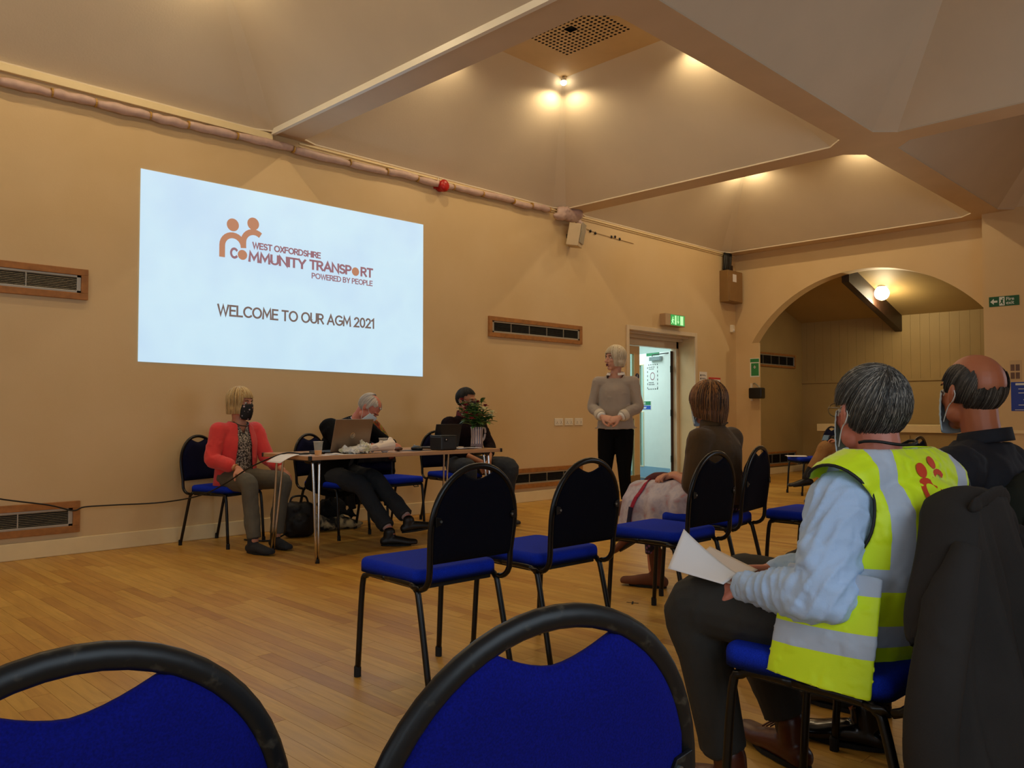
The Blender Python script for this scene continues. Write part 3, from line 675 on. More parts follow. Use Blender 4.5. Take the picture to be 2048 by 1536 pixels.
# alarm sounder, wrapped pipe, speaker, electrical box
al = empty('alarm_sounder', 'round red fire alarm sounder above the projected slide', 'alarm', (5.60, YN, 3.50)); RD = mat('alarm_red', '#b0140f', .35, var=.05)
MB().lathe([(.052, 0), (.055, .03), (.05, .05), (.062, .06), (.064, .10), (.05, .115), (.02, .12)], 20, Matrix.Rotation(PI / 2, 4, 'X')).build('sounder', RD, al, smooth=True); MB().b2((-.075, -.03, -.03), (-.045, 0, .05)).build('bracket', RD, al)
MB().tube([(-.03, -.02, .05), (-.02, -.02, .1), (.01, -.01, .09)], .006).build('cable', WHITEP, al)
FOAM = mat('mauve_wrap', '#c3a69a', .5, var=.12, nscale=14, bump=.5, bscale=50)
pp_ = empty('wrapped_pipe', 'lumpy pinkish wrapped pipe running along the top of the screen wall', 'pipe', (1.2, YN, 3.47)); rp = random.Random(5)
x = -.8; i = 0
def pz(X): return 3.455 + (X - 1.48) * .0165 - 3.47
while x + 1.2 < 7.3:
    L = rp.uniform(.30, .62); x2 = min(x + L, 6.12); X0, X1 = x + 1.2, x2 + 1.2
    drop = .03 * math.sin(i * 2.1)
    if i % 5 == 4: drop -= .03
    m_ = MB(); n_ = 6; P = []; R = []
    for t in range(n_ + 1):
        f_ = t / n_; P.append((x + (x2 - x) * f_, -.045 + rp.uniform(-.004, .004), pz(X0 + (X1 - X0) * f_) + drop * .25 + rp.uniform(-.005, .005))); R.append(.036 * (1 if 0 < t < n_ else .75) * rp.uniform(.9, 1.08))
    m_.loft(P, R, side=(0, 1, 0), seg=10, n=2, dome=False); m_.build('pipe_section', FOAM, pp_, smooth=True)
    MB().lathe([(.034, 0), (.034, .012)], 12, Matrix.Translation((x2 - .006, -.045, pz(X1))) @ Matrix.Rotation(PI / 2, 4, 'Y')).build('tie', mat('yellowed_tape', '#b58a3a', .5, var=.1), pp_)
    x = x2 + .003; i += 1
    if x2 >= 6.11: break
spk = empty('wall_speaker', 'small cream loudspeaker angled out from the wall under the ceiling beam', 'speaker', (7.72, YN, 3.28)); spk.rotation_euler = (0, 0, 0)
MB().rbox((0, -.13, 0), (.20, .16, .28), .01, (math.radians(10), 0, math.radians(25))).build('cabinet', mat('speaker_cream', '#cdb895', .5, var=.05), spk)
MB().rbox((.038, -.215, .015), (.17, .012, .25), .004, (math.radians(10), 0, math.radians(25))).build('grille', mat('speaker_cloth', '#a59a86', .8, var=.1, bump=.5, bscale=300), spk); MB().b2((-.03, -.08, -.02), (.03, 0, .03)).build('bracket', BLKM, spk)
lp = MB().ell((0, 0, 0), (.20, .08, .085), (0, .15, 0)).ell((.13, -.02, .03), (.12, .08, .07)).ell((-.15, .0, -.05), (.12, .06, .05)).ell((.30, .02, -.16), (.06, .05, .07), (0, .8, 0)).ell((.24, .02, -.08), (.07, .05, .06))
me = fuse(lp, .012, 2); wrinkle(me, .03, 14); o = link('fabric_bundle', me, FOAM, None, True); o.location = (7.62, YN - .09, 3.535); tag(o, 'lumpy pinkish wrapped bundle at the end of the pipe above the loudspeaker', 'bundle')
o = MB().tube([(4.95, YN - .012, 3.56), (5.1, YN - .012, 3.545), (5.3, YN - .012, 3.55), (5.52, YN - .03, 3.53)], .005, seg=5, n=3).build('alarm_wire', BLKM, None); tag(o, 'thin dark wire running along the wall head to the red alarm', 'wire')
fx_ = empty('cable_clip_run', 'row of small dark clips and loose wire on the wall right of the loudspeaker', 'clips', (8.1, YN, 3.42))
for X_ in (.06, .16, .50, .58, .68): MB().ell((X_, -.01, rp.uniform(-.01, .01)), (.018, .012, .02), nu=8, nv=6).build('clip', BLKM, fx_)
MB().tube([(-.1, -.008, .03), (.2, -.008, 0), (.5, -.008, -.01), (1.0, -.006, -.02)], .004, seg=5).build('wire', mat('wire_cream', '#b99a66', .5, var=0), fx_)
eb = empty('electrical_cabinet', 'brown metal electrical cabinet high in the corner by the arch', 'cabinet', (11.36, YN, 2.80))
MB().b2((0, -.16, 0), (.43, 0, .50)).build('body', mat('cabinet_brown', '#8a6a3f', .45, .2, var=.05), eb, bevel=.008); MB().b2((.012, -.168, .012), (.418, -.16, .488)).build('door', mat('cabinet_door', '#937146', .45, .2, var=.05), eb, bevel=.004); MB().b2((.12, -.1695, .32), (.23, -.168, .44)).build('label_sheet', PAPER, eb)
cbm = MB()
for i in range(7): xx = .05 + .032 * i; cbm.tube([(xx, -.05 - .01 * (i % 2), .50), (xx + .01 * math.sin(i), -.06, .62), (xx + .03, -.05, .79)], .018, seg=6, n=3)
cbm.build('cable_bundle', BLKM, eb, smooth=True); MB().b2((.33, -.03, .52), (.37, 0, .62)).build('fuse_block', mat('dark_red_brown', '#3a2018', .5, var=0), eb)
pr = empty('thermostat', 'small white sensor box on the wall below the electrical cabinet', 'sensor', (11.66, YN, 2.34)); MB().rbox((.04, -.025, .06), (.08, .05, .12), .01).build('case', WHITEP, pr); MB().ell((.04, -.05, .03), (.02, .012, .02)).build('lens', PAPER, pr)
# on the arch jamb
gsn = empty('green_safety_sign', 'narrow green first aid notice on the arch jamb above the black box', 'sign', (XE, 6.47, 1.62)); MB().b2((-.003, -.16, 0), (0, 0, .30)).build('sheet', WH, gsn); MB().b2((-.0045, -.15, .02), (-.003, -.02, .22)).b2((-.0045, -.155, .235), (-.003, -.005, .29)).build('print', mat('aid_green', '#2f8a50', .5, var=.1), gsn)
MB().b2((-.0055, -.10, .15), (-.0045, -.06, .165)).b2((-.0055, -.088, .135), (-.0045, -.072, .18)).build('cross', WH, gsn)
tb = empty('black_wall_box', 'small black wall box with a hook on the arch jamb', 'box', (XE, 6.33, 1.27)); MB().rbox((-.09, -.02, .09), (.14, .22, .17), .02).build('case', BLKM, tb); MB().b2((-.02, .10, -.03), (0, .13, .25)).build('bracket', WHITEP, tb); MB().tube([(-.05, -.05, .18), (-.05, .0, .22), (-.03, .05, .25), (-.01, .08, .24)], .008, n=3).build('hook', STL, tb)
fe = empty('fire_exit_sign', 'green and white fire exit sign with arrow and running figure on the pier', 'sign', (XE - .28, 2.985, 2.40))
MB().b2((-.004, -.335, 0), (0, 0, .125)).build('board', mat('exit_board', '#0f5a38', .5, var=0), fe); Me = Matrix.Translation((-.0045, 0, 0)) @ Matrix(((0, 0, -1, 0), (-1, 0, 0, 0), (0, 1, 0, 0), (0, 0, 0, 1)))
w_ = MB()
w_.prism([(.015, .062), (.055, .100), (.055, .075), (.095, .075), (.095, .05), (.055, .05), (.055, .025)], .001, Me)
w_.prism([(.115, .008), (.175, .008), (.175, .117), (.115, .117)], .0008, Me); w_.build('symbol', WH, fe)
w_ = MB().prism([(.150, .1), (.165, .1), (.165, .087), (.150, .087)], .0014, Me).prism([(.13, .08), (.16, .085), (.155, .05), (.165, .02), (.155, .018), (.143, .045), (.128, .028), (.12, .034), (.136, .058)], .0014, Me); w_.build('running_figure', MATS['exit_board'], fe)
text('Fire', .058, Me @ Matrix.Translation((.19, .068, .0006)), WH, 'lettering', fe, bold=.0008); text('exit', .058, Me @ Matrix.Translation((.19, .02, .0006)), WH, 'lettering', fe, bold=.0008)
bp = empty('blue_notice', 'blue printed notice with a white arrow on the pier behind the bald man', 'notice', (XE - .28, 2.66, 1.08)); MB().b2((-.003, -.18, 0), (0, .1, .36)).build('sheet', mat('notice_blue', '#1d3fa6', .5, var=.06), bp)
Mb = Matrix.Translation((-.0035, .1, 0)) @ Matrix(((0, 0, -1, 0), (-1, 0, 0, 0), (0, 1, 0, 0), (0, 0, 0, 1)))
w_ = MB().prism([(.13, .14), (.17, .165), (.17, .15), (.22, .15), (.22, .13), (.17, .13), (.17, .115)], .0006, Mb).prism([(.05, .32), (.23, .32), (.23, .345), (.05, .345)], .0006, Mb)
for zz in (.27, .22, .07): w_.prism([(.08, zz), (.20, zz), (.20, zz + .008), (.08, zz + .008)], .0006, Mb)
w_.prism([(.04, .012), (.24, .012), (.24, .018), (.04, .018)], .0006, Mb).build('print', WH, bp)
qn = empty('picture_notice', 'small sheet with two rows of grey pictures on the pier above the blue notice', 'notice', (XE - .28, 2.66, 1.54)); MB().b2((-.003, -.02, -.08), (0, .11, .17)).build('sheet', mat('tan_sheet', '#c8ac84', .6, var=.03), qn); w_ = MB()
for a in range(2):
    for b in range(2): w_.b2((-.0038, .0 + a * .055, -.06 + b * .10), (-.003, .045 + a * .055, .02 + b * .10))
w_.build('print', mat('photo_grey', '#6a5148', .6, var=.2), qn)
struct(MB().b2((XE - .30, SOUTH, .80), (XE - .28, PY - .05, .84)).build('trim_5', TRIM), 'pale dado rail on the pier')
# ---------------------------------------------------------------- stacking chairs
FAB = None
def fabric(name, c, rough=.9, bs=420, sheen=.3):
    k = NT(name); v = k.tc('Object'); n = k.new('ShaderNodeTexNoise', Scale=bs, Detail=2.0); k.link(v, n.inputs['Vector'])
    c = srgb(c); k.link(k.ramp(n.outputs[0], [(.3, tuple(x * .7 for x in c)), (.7, tuple(min(1, x * 1.25) for x in c))]), k.b.inputs['Base Color'])
    k.b.inputs['Roughness'].default_value = rough; k.b.inputs['Sheen Weight'].default_value = 0; k.b.inputs['Specular IOR Level'].default_value = .15; k.b.inputs['Sheen Tint'].default_value = (*c, 1); k.bump(n.outputs[0], .25, .001); return k.m
BLUE = fabric('royal_blue_fabric', '#1230b8'); NBLU = fabric('blue_fabric_near_back', '#050c66', sheen=.1); BLU_SHADE = fabric('blue_back_shaded', '#040513', sheen=.02); BLU_SHADE_F = fabric('blue_front_shaded', '#070a2a', sheen=.03)  # one blue fabric; shade is painted into the darker back pad colours
TUBE = mat('black_tube', '#0a0a0b', .32, .1, var=.25, nscale=30, bump=.1, bscale=200, spec=.45)
k = NT('scuffed_black_tube'); v = k.tc('Object'); n = k.new('ShaderNodeTexNoise', Scale=55.0, Detail=6.0); k.link(v, n.inputs['Vector'])
k.link(k.ramp(n.outputs[0], [(.0, (.006, .006, .007)), (.60, (.008, .008, .008)), (.80, (.07, .058, .04))]), k.b.inputs['Base Color']); k.b.inputs['Roughness'].default_value = .42; k.b.inputs['Specular IOR Level'].default_value = .3; k.bump(n.outputs[0], .15, .001)
SCUFF = k.m
FOOT = mat('rubber_foot', '#0c0c0c', .8, var=0)
WB, ZS, ZTOP = .205, .635, .872           # half width of back hoop, springing height, top
def backy(z): return -.245 - (z - .43) * .125
def hoop(t):  # t 0..1 around the hoop from left springing to right springing
    a = PI * (1 - t); x = WB * math.cos(a); h = ZTOP - ZS
    return x, ZS + h * (abs(math.sin(a)) ** .92)
def make_chair(label, backmat=None, tube=None, group='blue stacking chairs'):
    tube = tube or TUBE; backmat = backmat or BLU_SHADE
    e = empty('stacking_chair', label, 'chair', group=group)
    r = .0115
    # back hoop: up from under the seat, over the top, and down again
    pts = []
    for z, y in ((.425, -.14), (.415, -.185), (.425, -.225), (.46, -.252), (.53, backy(.53))): pts.append((-.198, y, z))
    for i in range(15): x, z = hoop(i / 14); pts.append((x, backy(z), z))
    for z, y in ((.53, backy(.53)), (.46, -.252), (.425, -.225), (.415, -.185), (.425, -.14)): pts.append((.198, y, z))
    m = MB(); m.loft(pts, [(r * .95, r * 1.1)] * len(pts), side=(0, 1, 0), seg=10, n=2, dome=False); m.build('back_hoop', tube, e, smooth=True)
    # legs each with its quarter bend into the side rail
    for s in (-1, 1):
        x = s * .196
        for nm, P in (('front', [(x, .03, .428), (x, .13, .427), (x + s * .002, .170, .415), (x + s * .006, .196, .37), (x + s * .010, .222, .02)]), ('rear', [(x, .03, .428), (x, -.13, .427), (x, -.168, .412), (x, -.190, .36), (x + s * .006, -.268, .02)])):
            l = MB().loft(P, [.0118] * 5, side=(1, 0, 0), seg=10, n=4, dome=False).build('leg', tube, e, smooth=True)
            q = P[-1]; MB().lathe([(.0145, -.02), (.0145, .018), (.012, .024)], 12, Matrix.Translation((q[0], q[1] + (.001 if nm == 'front' else -.004), .02))).build('rubber_foot', FOOT, l)
    MB().b2((-.185, .14, .415), (.185, .16, .428)).b2((-.185, -.15, .415), (.185, -.13, .428)).build('seat_frame', tube, e)
    # seat pad, rounded and slightly domed
    m = MB(); bm = bmesh.new(); bmesh.ops.create_cube(bm, size=1)
    for v in bm.verts: v.co = V((v.co.x * (.40 if v.co.y < 0 else .42), v.co.y * .42, v.co.z * .055))
    vert_e = [ed for ed in bm.edges if abs(ed.verts[0].co.z - ed.verts[1].co.z) > .01]
    bmesh.ops.bevel(bm, geom=vert_e, offset=.05, segments=5, affect='EDGES', profile=.5)
    bmesh.ops.bevel(bm, geom=[ed for ed in bm.edges if ed.verts[0].co.z > .02 and ed.verts[1].co.z > .02], offset=.022, segments=4, affect='EDGES', profile=.5)
    bm.verts.index_update(); m.add([v.co for v in bm.verts], [[v.index for v in f.verts] for f in bm.faces], Matrix.Translation((0, .02, .457))); bm.free()
    so = m.build('seat', BLUE, e, smooth=True); so.modifiers.new('w', 'WEIGHTED_NORMAL')
    MB().b2((-.18, -.16, .405), (.18, .20, .43)).build('seat_board', FOOT, e, bevel=.004)
    MB().tube([(-.14, .20, .41), (-.14, .215, .395), (-.09, .215, .395), (-.09, .20, .41)], .004, seg=6).build('link_hook', tube, e)
    # back pad: arch shaped with a dip at the handle hole
    n = 20; outl = []
    def edge(t):
        x, z = hoop(t); return x * .95, z
    zt = lambda x: .821 + .027 * min(1, abs(x) / .078) ** 1.6
    def pad(off, bulge):
        def f(u, w):
            x = -1 + 2 * u
            zb = .515; half = .185 if True else 0
            xx = x * (WB - .006)
            # top limit follows the hoop
            t = math.acos(max(-1, min(1, -x))) / PI; hz = ZS + (ZTOP - ZS) * (max(0, math.sin(PI * t)) ** .92) - .006
            hz = min(hz, zt(xx) if abs(xx) < .078 else hz)
            hz = max(hz, zb + .08); z = zb + (hz - zb) * w
            ed = min(1, 8 * min(u, 1 - u)) * min(1, 8 * min(w, 1 - w))
            return (xx * (1 - .0 * w), backy(z) + off + bulge * ed ** .5, z)
        return f
    m = MB(); nu, nv = 30, 18
    m.grid(pad(.004, .026), nu, nv); m.grid(pad(-.004, -.010), nu, nv)
    A = (nu + 1) * (nv + 1)
    ring = [i for i in range(nu + 1)] + [j * (nu + 1) + nu for j in range(1, nv + 1)] + [nv * (nu + 1) + i for i in range(nu - 1, -1, -1)] + [j * (nu + 1) for j in range(nv - 1, 0, -1)]
    for i in range(len(ring)): a, b = ring[i], ring[(i + 1) % len(ring)]; m.f.append((a, b, b + A, a + A)); m.mi.append(0)
    nf = nu * nv
    for i in range(nf, 2 * nf): m.mi[i] = 1
    m.build('backrest', [backmat if backmat is NBLU else BLU_SHADE_F, backmat], e, smooth=True)
    for s in (-1, 1):
        z = .675
        lug = MB(); lug.prism([(0, -.018), (.024, -.012), (.03, 0), (.024, .012), (0, .018)], .006, Matrix.Translation((s * (WB - .008), backy(z) - .012, z)) @ Matrix.Rotation(-s * 0, 4, 'Z') @ Matrix(((-s, 0, 0, 0), (0, 0, -1, 0), (0, 1, 0, 0), (0, 0, 0, 1))))
        lu = lug.build('fixing_lug', tube, e, bevel=.001); MB().lathe([(.005, 0), (.005, .003)], 8, Matrix.Translation((s * (WB - .03), backy(z) - .018, z)) @ Matrix.Rotation(PI / 2, 4, 'X')).build('rivet', STL, lu)
    return e
proto = make_chair('empty blue seated stacking chair, leftmost of the middle row, alone at the left end')
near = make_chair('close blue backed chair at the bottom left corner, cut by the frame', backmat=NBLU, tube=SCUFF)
def put(e, x, y, a): e.location = (x, y, 0); e.rotation_euler = (0, 0, a)
put(near, .235, 1.045, -.03)
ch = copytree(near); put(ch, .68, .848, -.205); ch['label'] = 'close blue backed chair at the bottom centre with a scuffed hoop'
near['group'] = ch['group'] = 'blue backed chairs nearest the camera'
put(proto, 2.115, 2.577, -.049); proto['group'] = 'chairs of the middle row'
CHAIRS = [
 (2.68, 2.50, -.039, 'empty blue chair with its back in shade, second from the left in the middle row', 'chairs of the middle row'),
 (3.575, 2.44, .003, 'empty blue chair with its back in shade, just left of the seated woman in brown', 'chairs of the middle row'),
 (4.24, 2.58, .16, 'blue chair with its back in shade, on which the woman in brown sits', 'chairs of the middle row'),
 (4.80, 2.20, -.02, 'empty blue chair seat seen between the woman in brown and the man in yellow', 'chairs of the middle row'),
 (6.78, 2.55, .0, 'distant dark chair with its hoop showing beside the bald man shoulder', 'chairs at the far right'),
 (2.07, .88, -.04, 'chair of the man in the yellow vest, dark jacket over its back', 'chairs of the near row'),
 (2.78, .90, -.03, 'chair of the bald man at the right edge, coat over its back', 'chairs of the near row'),
 (3.05, 6.36, PI + .38, 'chair on which the woman in the pink cardigan sits by the wall', 'chairs behind the table'),
 (3.92, 6.10, PI + .30, 'chair on which the white haired man sits behind the table', 'chairs behind the table'),
 (4.50, 6.06, PI + .02, 'empty blue chair behind the table hung with a dark coat', 'chairs behind the table'),
 (5.28, 6.10, PI - .1, 'chair on which the dark haired man sits behind the flowers', 'chairs behind the table'),
 (10.25, 4.75, math.radians(52), 'far empty blue chair with a paper on its seat in front of the arch', 'chairs in front of the arch'),
 (9.75, 3.90, math.radians(55), 'far chair of the mostly hidden person in tan trousers', 'chairs in front of the arch'),
]
for x, y, a, lab, grp in CHAIRS:
    c = copytree(proto); put(c, x, y, a); c['label'] = lab; c['group'] = grp

# ---------------------------------------------------------------- folding table
TT = mat('beech_laminate', '#b98d63', .35, var=.06, nscale=6); CHR = mat('chrome_leg', '#c2bdb8', .18, 1.0, var=.03)
tb = empty('folding_table', 'long beech topped folding table with splayed chrome legs', 'table', (3.04, 5.05, 0), -.03)
TL, TD, TZ = 1.83, .72, .76
MB().rbox((TL / 2, TD / 2, TZ - .0145), (TL, TD, .029), .004, seg=2).build('tabletop', TT, tb)
MB().b2((-.003, -.003, TZ - .029), (TL + .003, TD + .003, TZ - .024)).build('edge_band', mat('tan_edge', '#a77f5b', .5, var=.03), tb)
for cx_, cy_ in ((.0, 0), (TL, 0), (0, TD), (TL, TD)): MB().rbox((cx_ + (.006 if cx_ == 0 else -.006), cy_ + (.006 if cy_ == 0 else -.006), TZ - .0145), (.022, .022, .032), .003).build('corner_cap', BLKM, tb)
for x, s in ((.10, -1), (TL - .10, 1)):
    for y, q in ((.10, -1), (TD - .10, 1)):
        l = MB()
        foot = (x + s * .02, y + q * .075, .012)
        for dx in (-.022, .022):
            l.tube([(x + dx * 1.6, y, TZ - .032), (x + dx * 1.2, y + q * .012, TZ - .07), (foot[0] + dx * .35, foot[1], foot[2])], .0095, seg=10, n=4)
        l.build('leg', CHR, tb, smooth=True)
        MB().lathe([(.016, 0), (.016, .02), (.012, .03)], 12, Matrix.Translation((foot[0], foot[1], 0))).build('foot_cap', FOOT, tb)
    MB().b2((x - .03, .07, TZ - .045), (x + .03, TD - .07, TZ - .03)).build('leg_bracket', BLKM, tb)
    MB().ell((x + .05, TD * .35, TZ - .05), (.05, .03, .02)).build('fold_catch', BLKM, tb)
# ---------------------------------------------------------------- people
def skin(name, c, red=.15):
    k = NT(name); v = k.tc('Object'); c = srgb(c)
    n = k.new('ShaderNodeTexNoise', Scale=14.0, Detail=4.0); k.link(v, n.inputs['Vector'])
    k.link(k.ramp(n.outputs[0], [(.3, (c[0] * .9, c[1] * (1 - red), c[2] * (1 - red))), (.7, c)]), k.b.inputs['Base Color'])
    k.b.inputs['Roughness'].default_value = .5; k.b.inputs['Subsurface Weight'].default_value = .08; k.b.inputs['Subsurface Radius'].default_value = (.02, .008, .004); k.b.inputs['Subsurface Scale'].default_value = .3
    n2 = k.new('ShaderNodeTexNoise', Scale=160.0); k.link(v, n2.inputs['Vector']); k.bump(n2.outputs[0], .12, .001); return k.m
def hairmat(name, stops):
    k = NT(name); ge = k.new('ShaderNodeNewGeometry')
    k.link(k.ramp(ge.outputs['Random Per Island'], stops), k.b.inputs['Base Color']); k.b.inputs['Roughness'].default_value = .5; return k.m
EYEW = mat('eye_white', '#d8d2c8', .3, var=0); IRIS = mat('iris', '#3a2a1e', .2, var=0); LIP = mat('lip', '#9a4a42', .5, var=.05)
MASKB = mat('mask_blue', '#c0d2dc', .8, var=.05, bump=.2, bscale=300); MASKW = mat('mask_loop', '#d8dcd8', .7, var=0)
def headM(h, yaw=0, pitch=0, roll=0): return Matrix.Translation(h) @ Matrix.Rotation(yaw, 4, 'Z') @ Matrix.Rotation(pitch, 4, 'X') @ Matrix.Rotation(roll, 4, 'Y')
def head_shapes(m, M):
    m.ell((0, -.012, .033), (.076, .096, .088), M=M, nu=20, nv=14); m.ell((0, .028, -.030), (.060, .064, .084), M=M)
    m.ell((0, .066, -.098), (.024, .021, .020), M=M)
    for s in (-1, 1):
        m.ell((s * .043, .022, -.066), (.019, .034, .028), M=M); m.ell((s * .036, .064, -.022), (.021, .020, .022), M=M)
        m.ell((s * .077, -.006, -.004), (.010, .019, .031), (0.15, 0, s * .35), M=M, nu=12, nv=8); m.ell((s * .082, -.014, .006), (.008, .014, .024), (0.15, 0, s * .5), M=M, nu=12, nv=8)
        m.ell((s * .011, .100, -.036), (.009, .010, .008), M=M, nu=10, nv=6)
    m.ell((0, .080, .028), (.048, .013, .011), M=M)
    m.loft([(0, .084, .020), (0, .100, -.010), (0, .113, -.032)], [.009, .010, .0125], side=(1, 0, 0), seg=10, n=3, M=M)
    m.ell((0, .089, -.060), (.022, .010, .006), M=M, nu=12, nv=6); m.ell((0, .087, -.071), (.020, .010, .007), M=M, nu=12, nv=6)
def hand(m, P, d, n, side, curl=.35, s=1.0, spread=.1):
    """palm, four unequal bent fingers, a thumb leaving the side of the palm. d: wrist to knuckles, n: back of the hand, side: +1 thumb towards d x n"""
    d = V(d).normalized(); n = V(n); n = (n - d * n.dot(d)).normalized(); a = d.cross(n) * side; P = V(P)
    m.loft([P, P + d * .035 * s, P + d * .085 * s], [(.027 * s, .019 * s), (.038 * s, .017 * s), (.041 * s, .014 * s)], side=a, seg=12, n=3)
    for i, (o, L) in enumerate(((.030, .066), (.010, .077), (-.011, .072), (-.030, .056))):
        p = P + d * .085 * s + a * o * s; dd = (d + a * (o * spread * 10)).normalized(); nn = n; pts = [p - d * .02 * s, p]; c = curl * (1 + .12 * i)
        for seg_, f in enumerate((.45, .32, .23)):
            ang = c * (1.0 if seg_ == 0 else 1.2); q = Matrix.Rotation(ang, 3, dd.cross(nn)) ; dd2 = (dd * math.cos(ang) - nn * math.sin(ang)).normalized(); nn = (nn * math.cos(ang) + dd * math.sin(ang)).normalized(); dd = dd2
            p = p + dd * L * f * s; pts.append(p)
        m.loft(pts, [.0095 * s, .0093 * s, .0086 * s, .0080 * s, .0068 * s], side=a, seg=8, n=2)
    t0 = P + d * .022 * s + a * .026 * s; td = (d * .62 + a * .66 - n * .30).normalized(); t1 = t0 + td * .036 * s; td2 = (d * .85 + a * .22 - n * .45).normalized(); t2 = t1 + td2 * .030 * s; t3 = t2 + (td2 - a * .2).normalized() * .022 * s
    m.loft([t0 - td * .01, t0, t1, t2, t3], [.012 * s, .0135 * s, .0115 * s, .0100 * s, .0078 * s], side=n, seg=8, n=2)
def shoe(parent, ankle, toe, m, h=.075, w=.044, L=.27, sole=None, name='shoe', shaft=0, drop=None, tilt=None):
    """shoe under an ankle joint, pointing along toe (a horizontal or tilted direction)"""
    t = V(toe).normalized(); up = V((0, 0, 1)) - t * t.z; up.normalize(); a = t.cross(up)
    B = Matrix(((a.x, t.x, up.x, 0), (a.y, t.y, up.y, 0), (a.z, t.z, up.z, 0), (0, 0, 0, 1)))
    A = Matrix.Translation(V(ankle)) @ B
    q = MB(); hh = h if drop is None else drop
    q.loft([(0, -.055, -hh + .035), (0, .0, -hh + .042), (0, .07, -hh + .038), (0, .135, -hh + .027), (0, L - .082, -hh + .026)], [(w * .78, .036), (w * .86, .043), (w * .98, .036), (w * 1.04, .031), (w * .88, .026)], side=(1, 0, 0), seg=16, n=3)
    q.loft([(0, -.02, -hh + .045), (0, -.012, .012 + shaft)], [(w * .80, .046), (w * .88, .047)], side=(1, 0, 0), seg=16, n=3)
    me = fuse(q, .006, 4)
    for v in me.vertices:
        if v.co.z < -hh + .012: v.co.z = -hh + .012
    me.transform(A); o = link(name, me, m, parent, True)
    s_ = MB(); prof = []
    for i in range(24):
        f = 2 * PI * i / 24; y = math.cos(f); x = math.sin(f)
        prof.append((x * w * (.84 if y < 0 else .98 - .12 * y), (.040 + y * (L / 2 - .015)) + .0))
    s_.prism(prof, .014, Matrix.Translation((0, 0, -hh)))
    me = s_.mesh('sole'); me.transform(A); link('sole', me, sole or FOOT, o)
    return o
def maskpart(parent, M, m=None, cover=(-.118, -.004), loops=True, bulge=.012):
    def f(u, w):
        a = -1.02 + 2.04 * u; z = cover[0] + (cover[1] - cover[0]) * w
        y0 = .006; rx = .070 + .004 * math.sin(PI * w); ry = .098 + bulge * math.sin(PI * w) ** .7 * math.cos(a) ** 2 - .012 * (1 - w) + .010 * math.exp(-(a / .35) ** 2) * w
        zz = z + (.012 * math.cos(a * 1.5) * w) - (.016 * (1 - w) * math.cos(a * 1.4))
        if w > .85: zz += .0
        return (rx * math.sin(a) * 1.04, y0 + ry * math.cos(a), zz)
    mk = MB(); mk.grid(f, 22, 14); me = mk.mesh('mask')
    for v in me.vertices:
        v.co += V((0, .0012 * math.sin(v.co.z * 420), 0))
    me.transform(M); o = link('mask', me, m or MASKB, parent, True, solid=.0025)
    if loops:
        for s in (-1, 1):
            l = MB(); l.loft([(s * .0835, -.014, .022), (s * .0845, -.030, .0), (s * .082, -.018, -.022)], [.0016] * 3, seg=5, n=3, M=M); l.tube([(s * .060, .052, -.010), (s * .074, .020, .012), (s * .083, -.012, .022)], .0016, seg=5, n=3, M=M).tube([(s * .060, .048, -.092), (s * .075, .012, -.045), (s * .082, -.018, -.022)], .0016, seg=5, n=3, M=M)
            me = fuse(l, .0011, 0) if False else l.mesh('l'); link('ear_loop', me, MASKW, o)
    return o
def eyes(parent, M):
    for s in (-1, 1):
        m = MB().ell((s * .031, .0765, .004), (.0125, .0115, .0085), M=M, nu=12, nv=8); e = m.build('eye', EYEW, parent, smooth=True)
        MB().ell((s * .031, .0865, .004), (.0055, .0022, .0055), M=M, nu=10, nv=6).build('iris', IRIS, e, smooth=True)
        MB().loft([(s * .016, .090, .022), (s * .032, .0905, .027), (s * .048, .080, .022)], [.0028, .0035, .002], side=(0, 0, 1), seg=6, n=3, M=M).build('eyebrow', MATS.get('brow') or mat('brow', '#4a3626', .8, var=0), parent)
def glasses(parent, M, m=None):
    g = MB()
    for s in (-1, 1):
        P = [(s * .033 + .026 * math.cos(a * PI / 8), .104 - abs(math.cos(a * PI / 8) + s * .0) * .002, .004 + .019 * math.sin(a * PI / 8)) for a in range(17)]
        g.tube(P, .0016, seg=6); g.tube([(s * .059, .100, .010), (s * .076, .05, .012), (s * .083, -.015, .010), (s * .082, -.035, -.008)], .0018, seg=6, n=3)
    g.tube([(-.008, .106, .008), (0, .108, .011), (.008, .106, .008)], .0016, seg=6)
    me = g.mesh('g'); me.transform(M); return link('glasses', me, m or mat('glasses_wire', '#8a7a5a', .3, .8, var=0), parent, True)
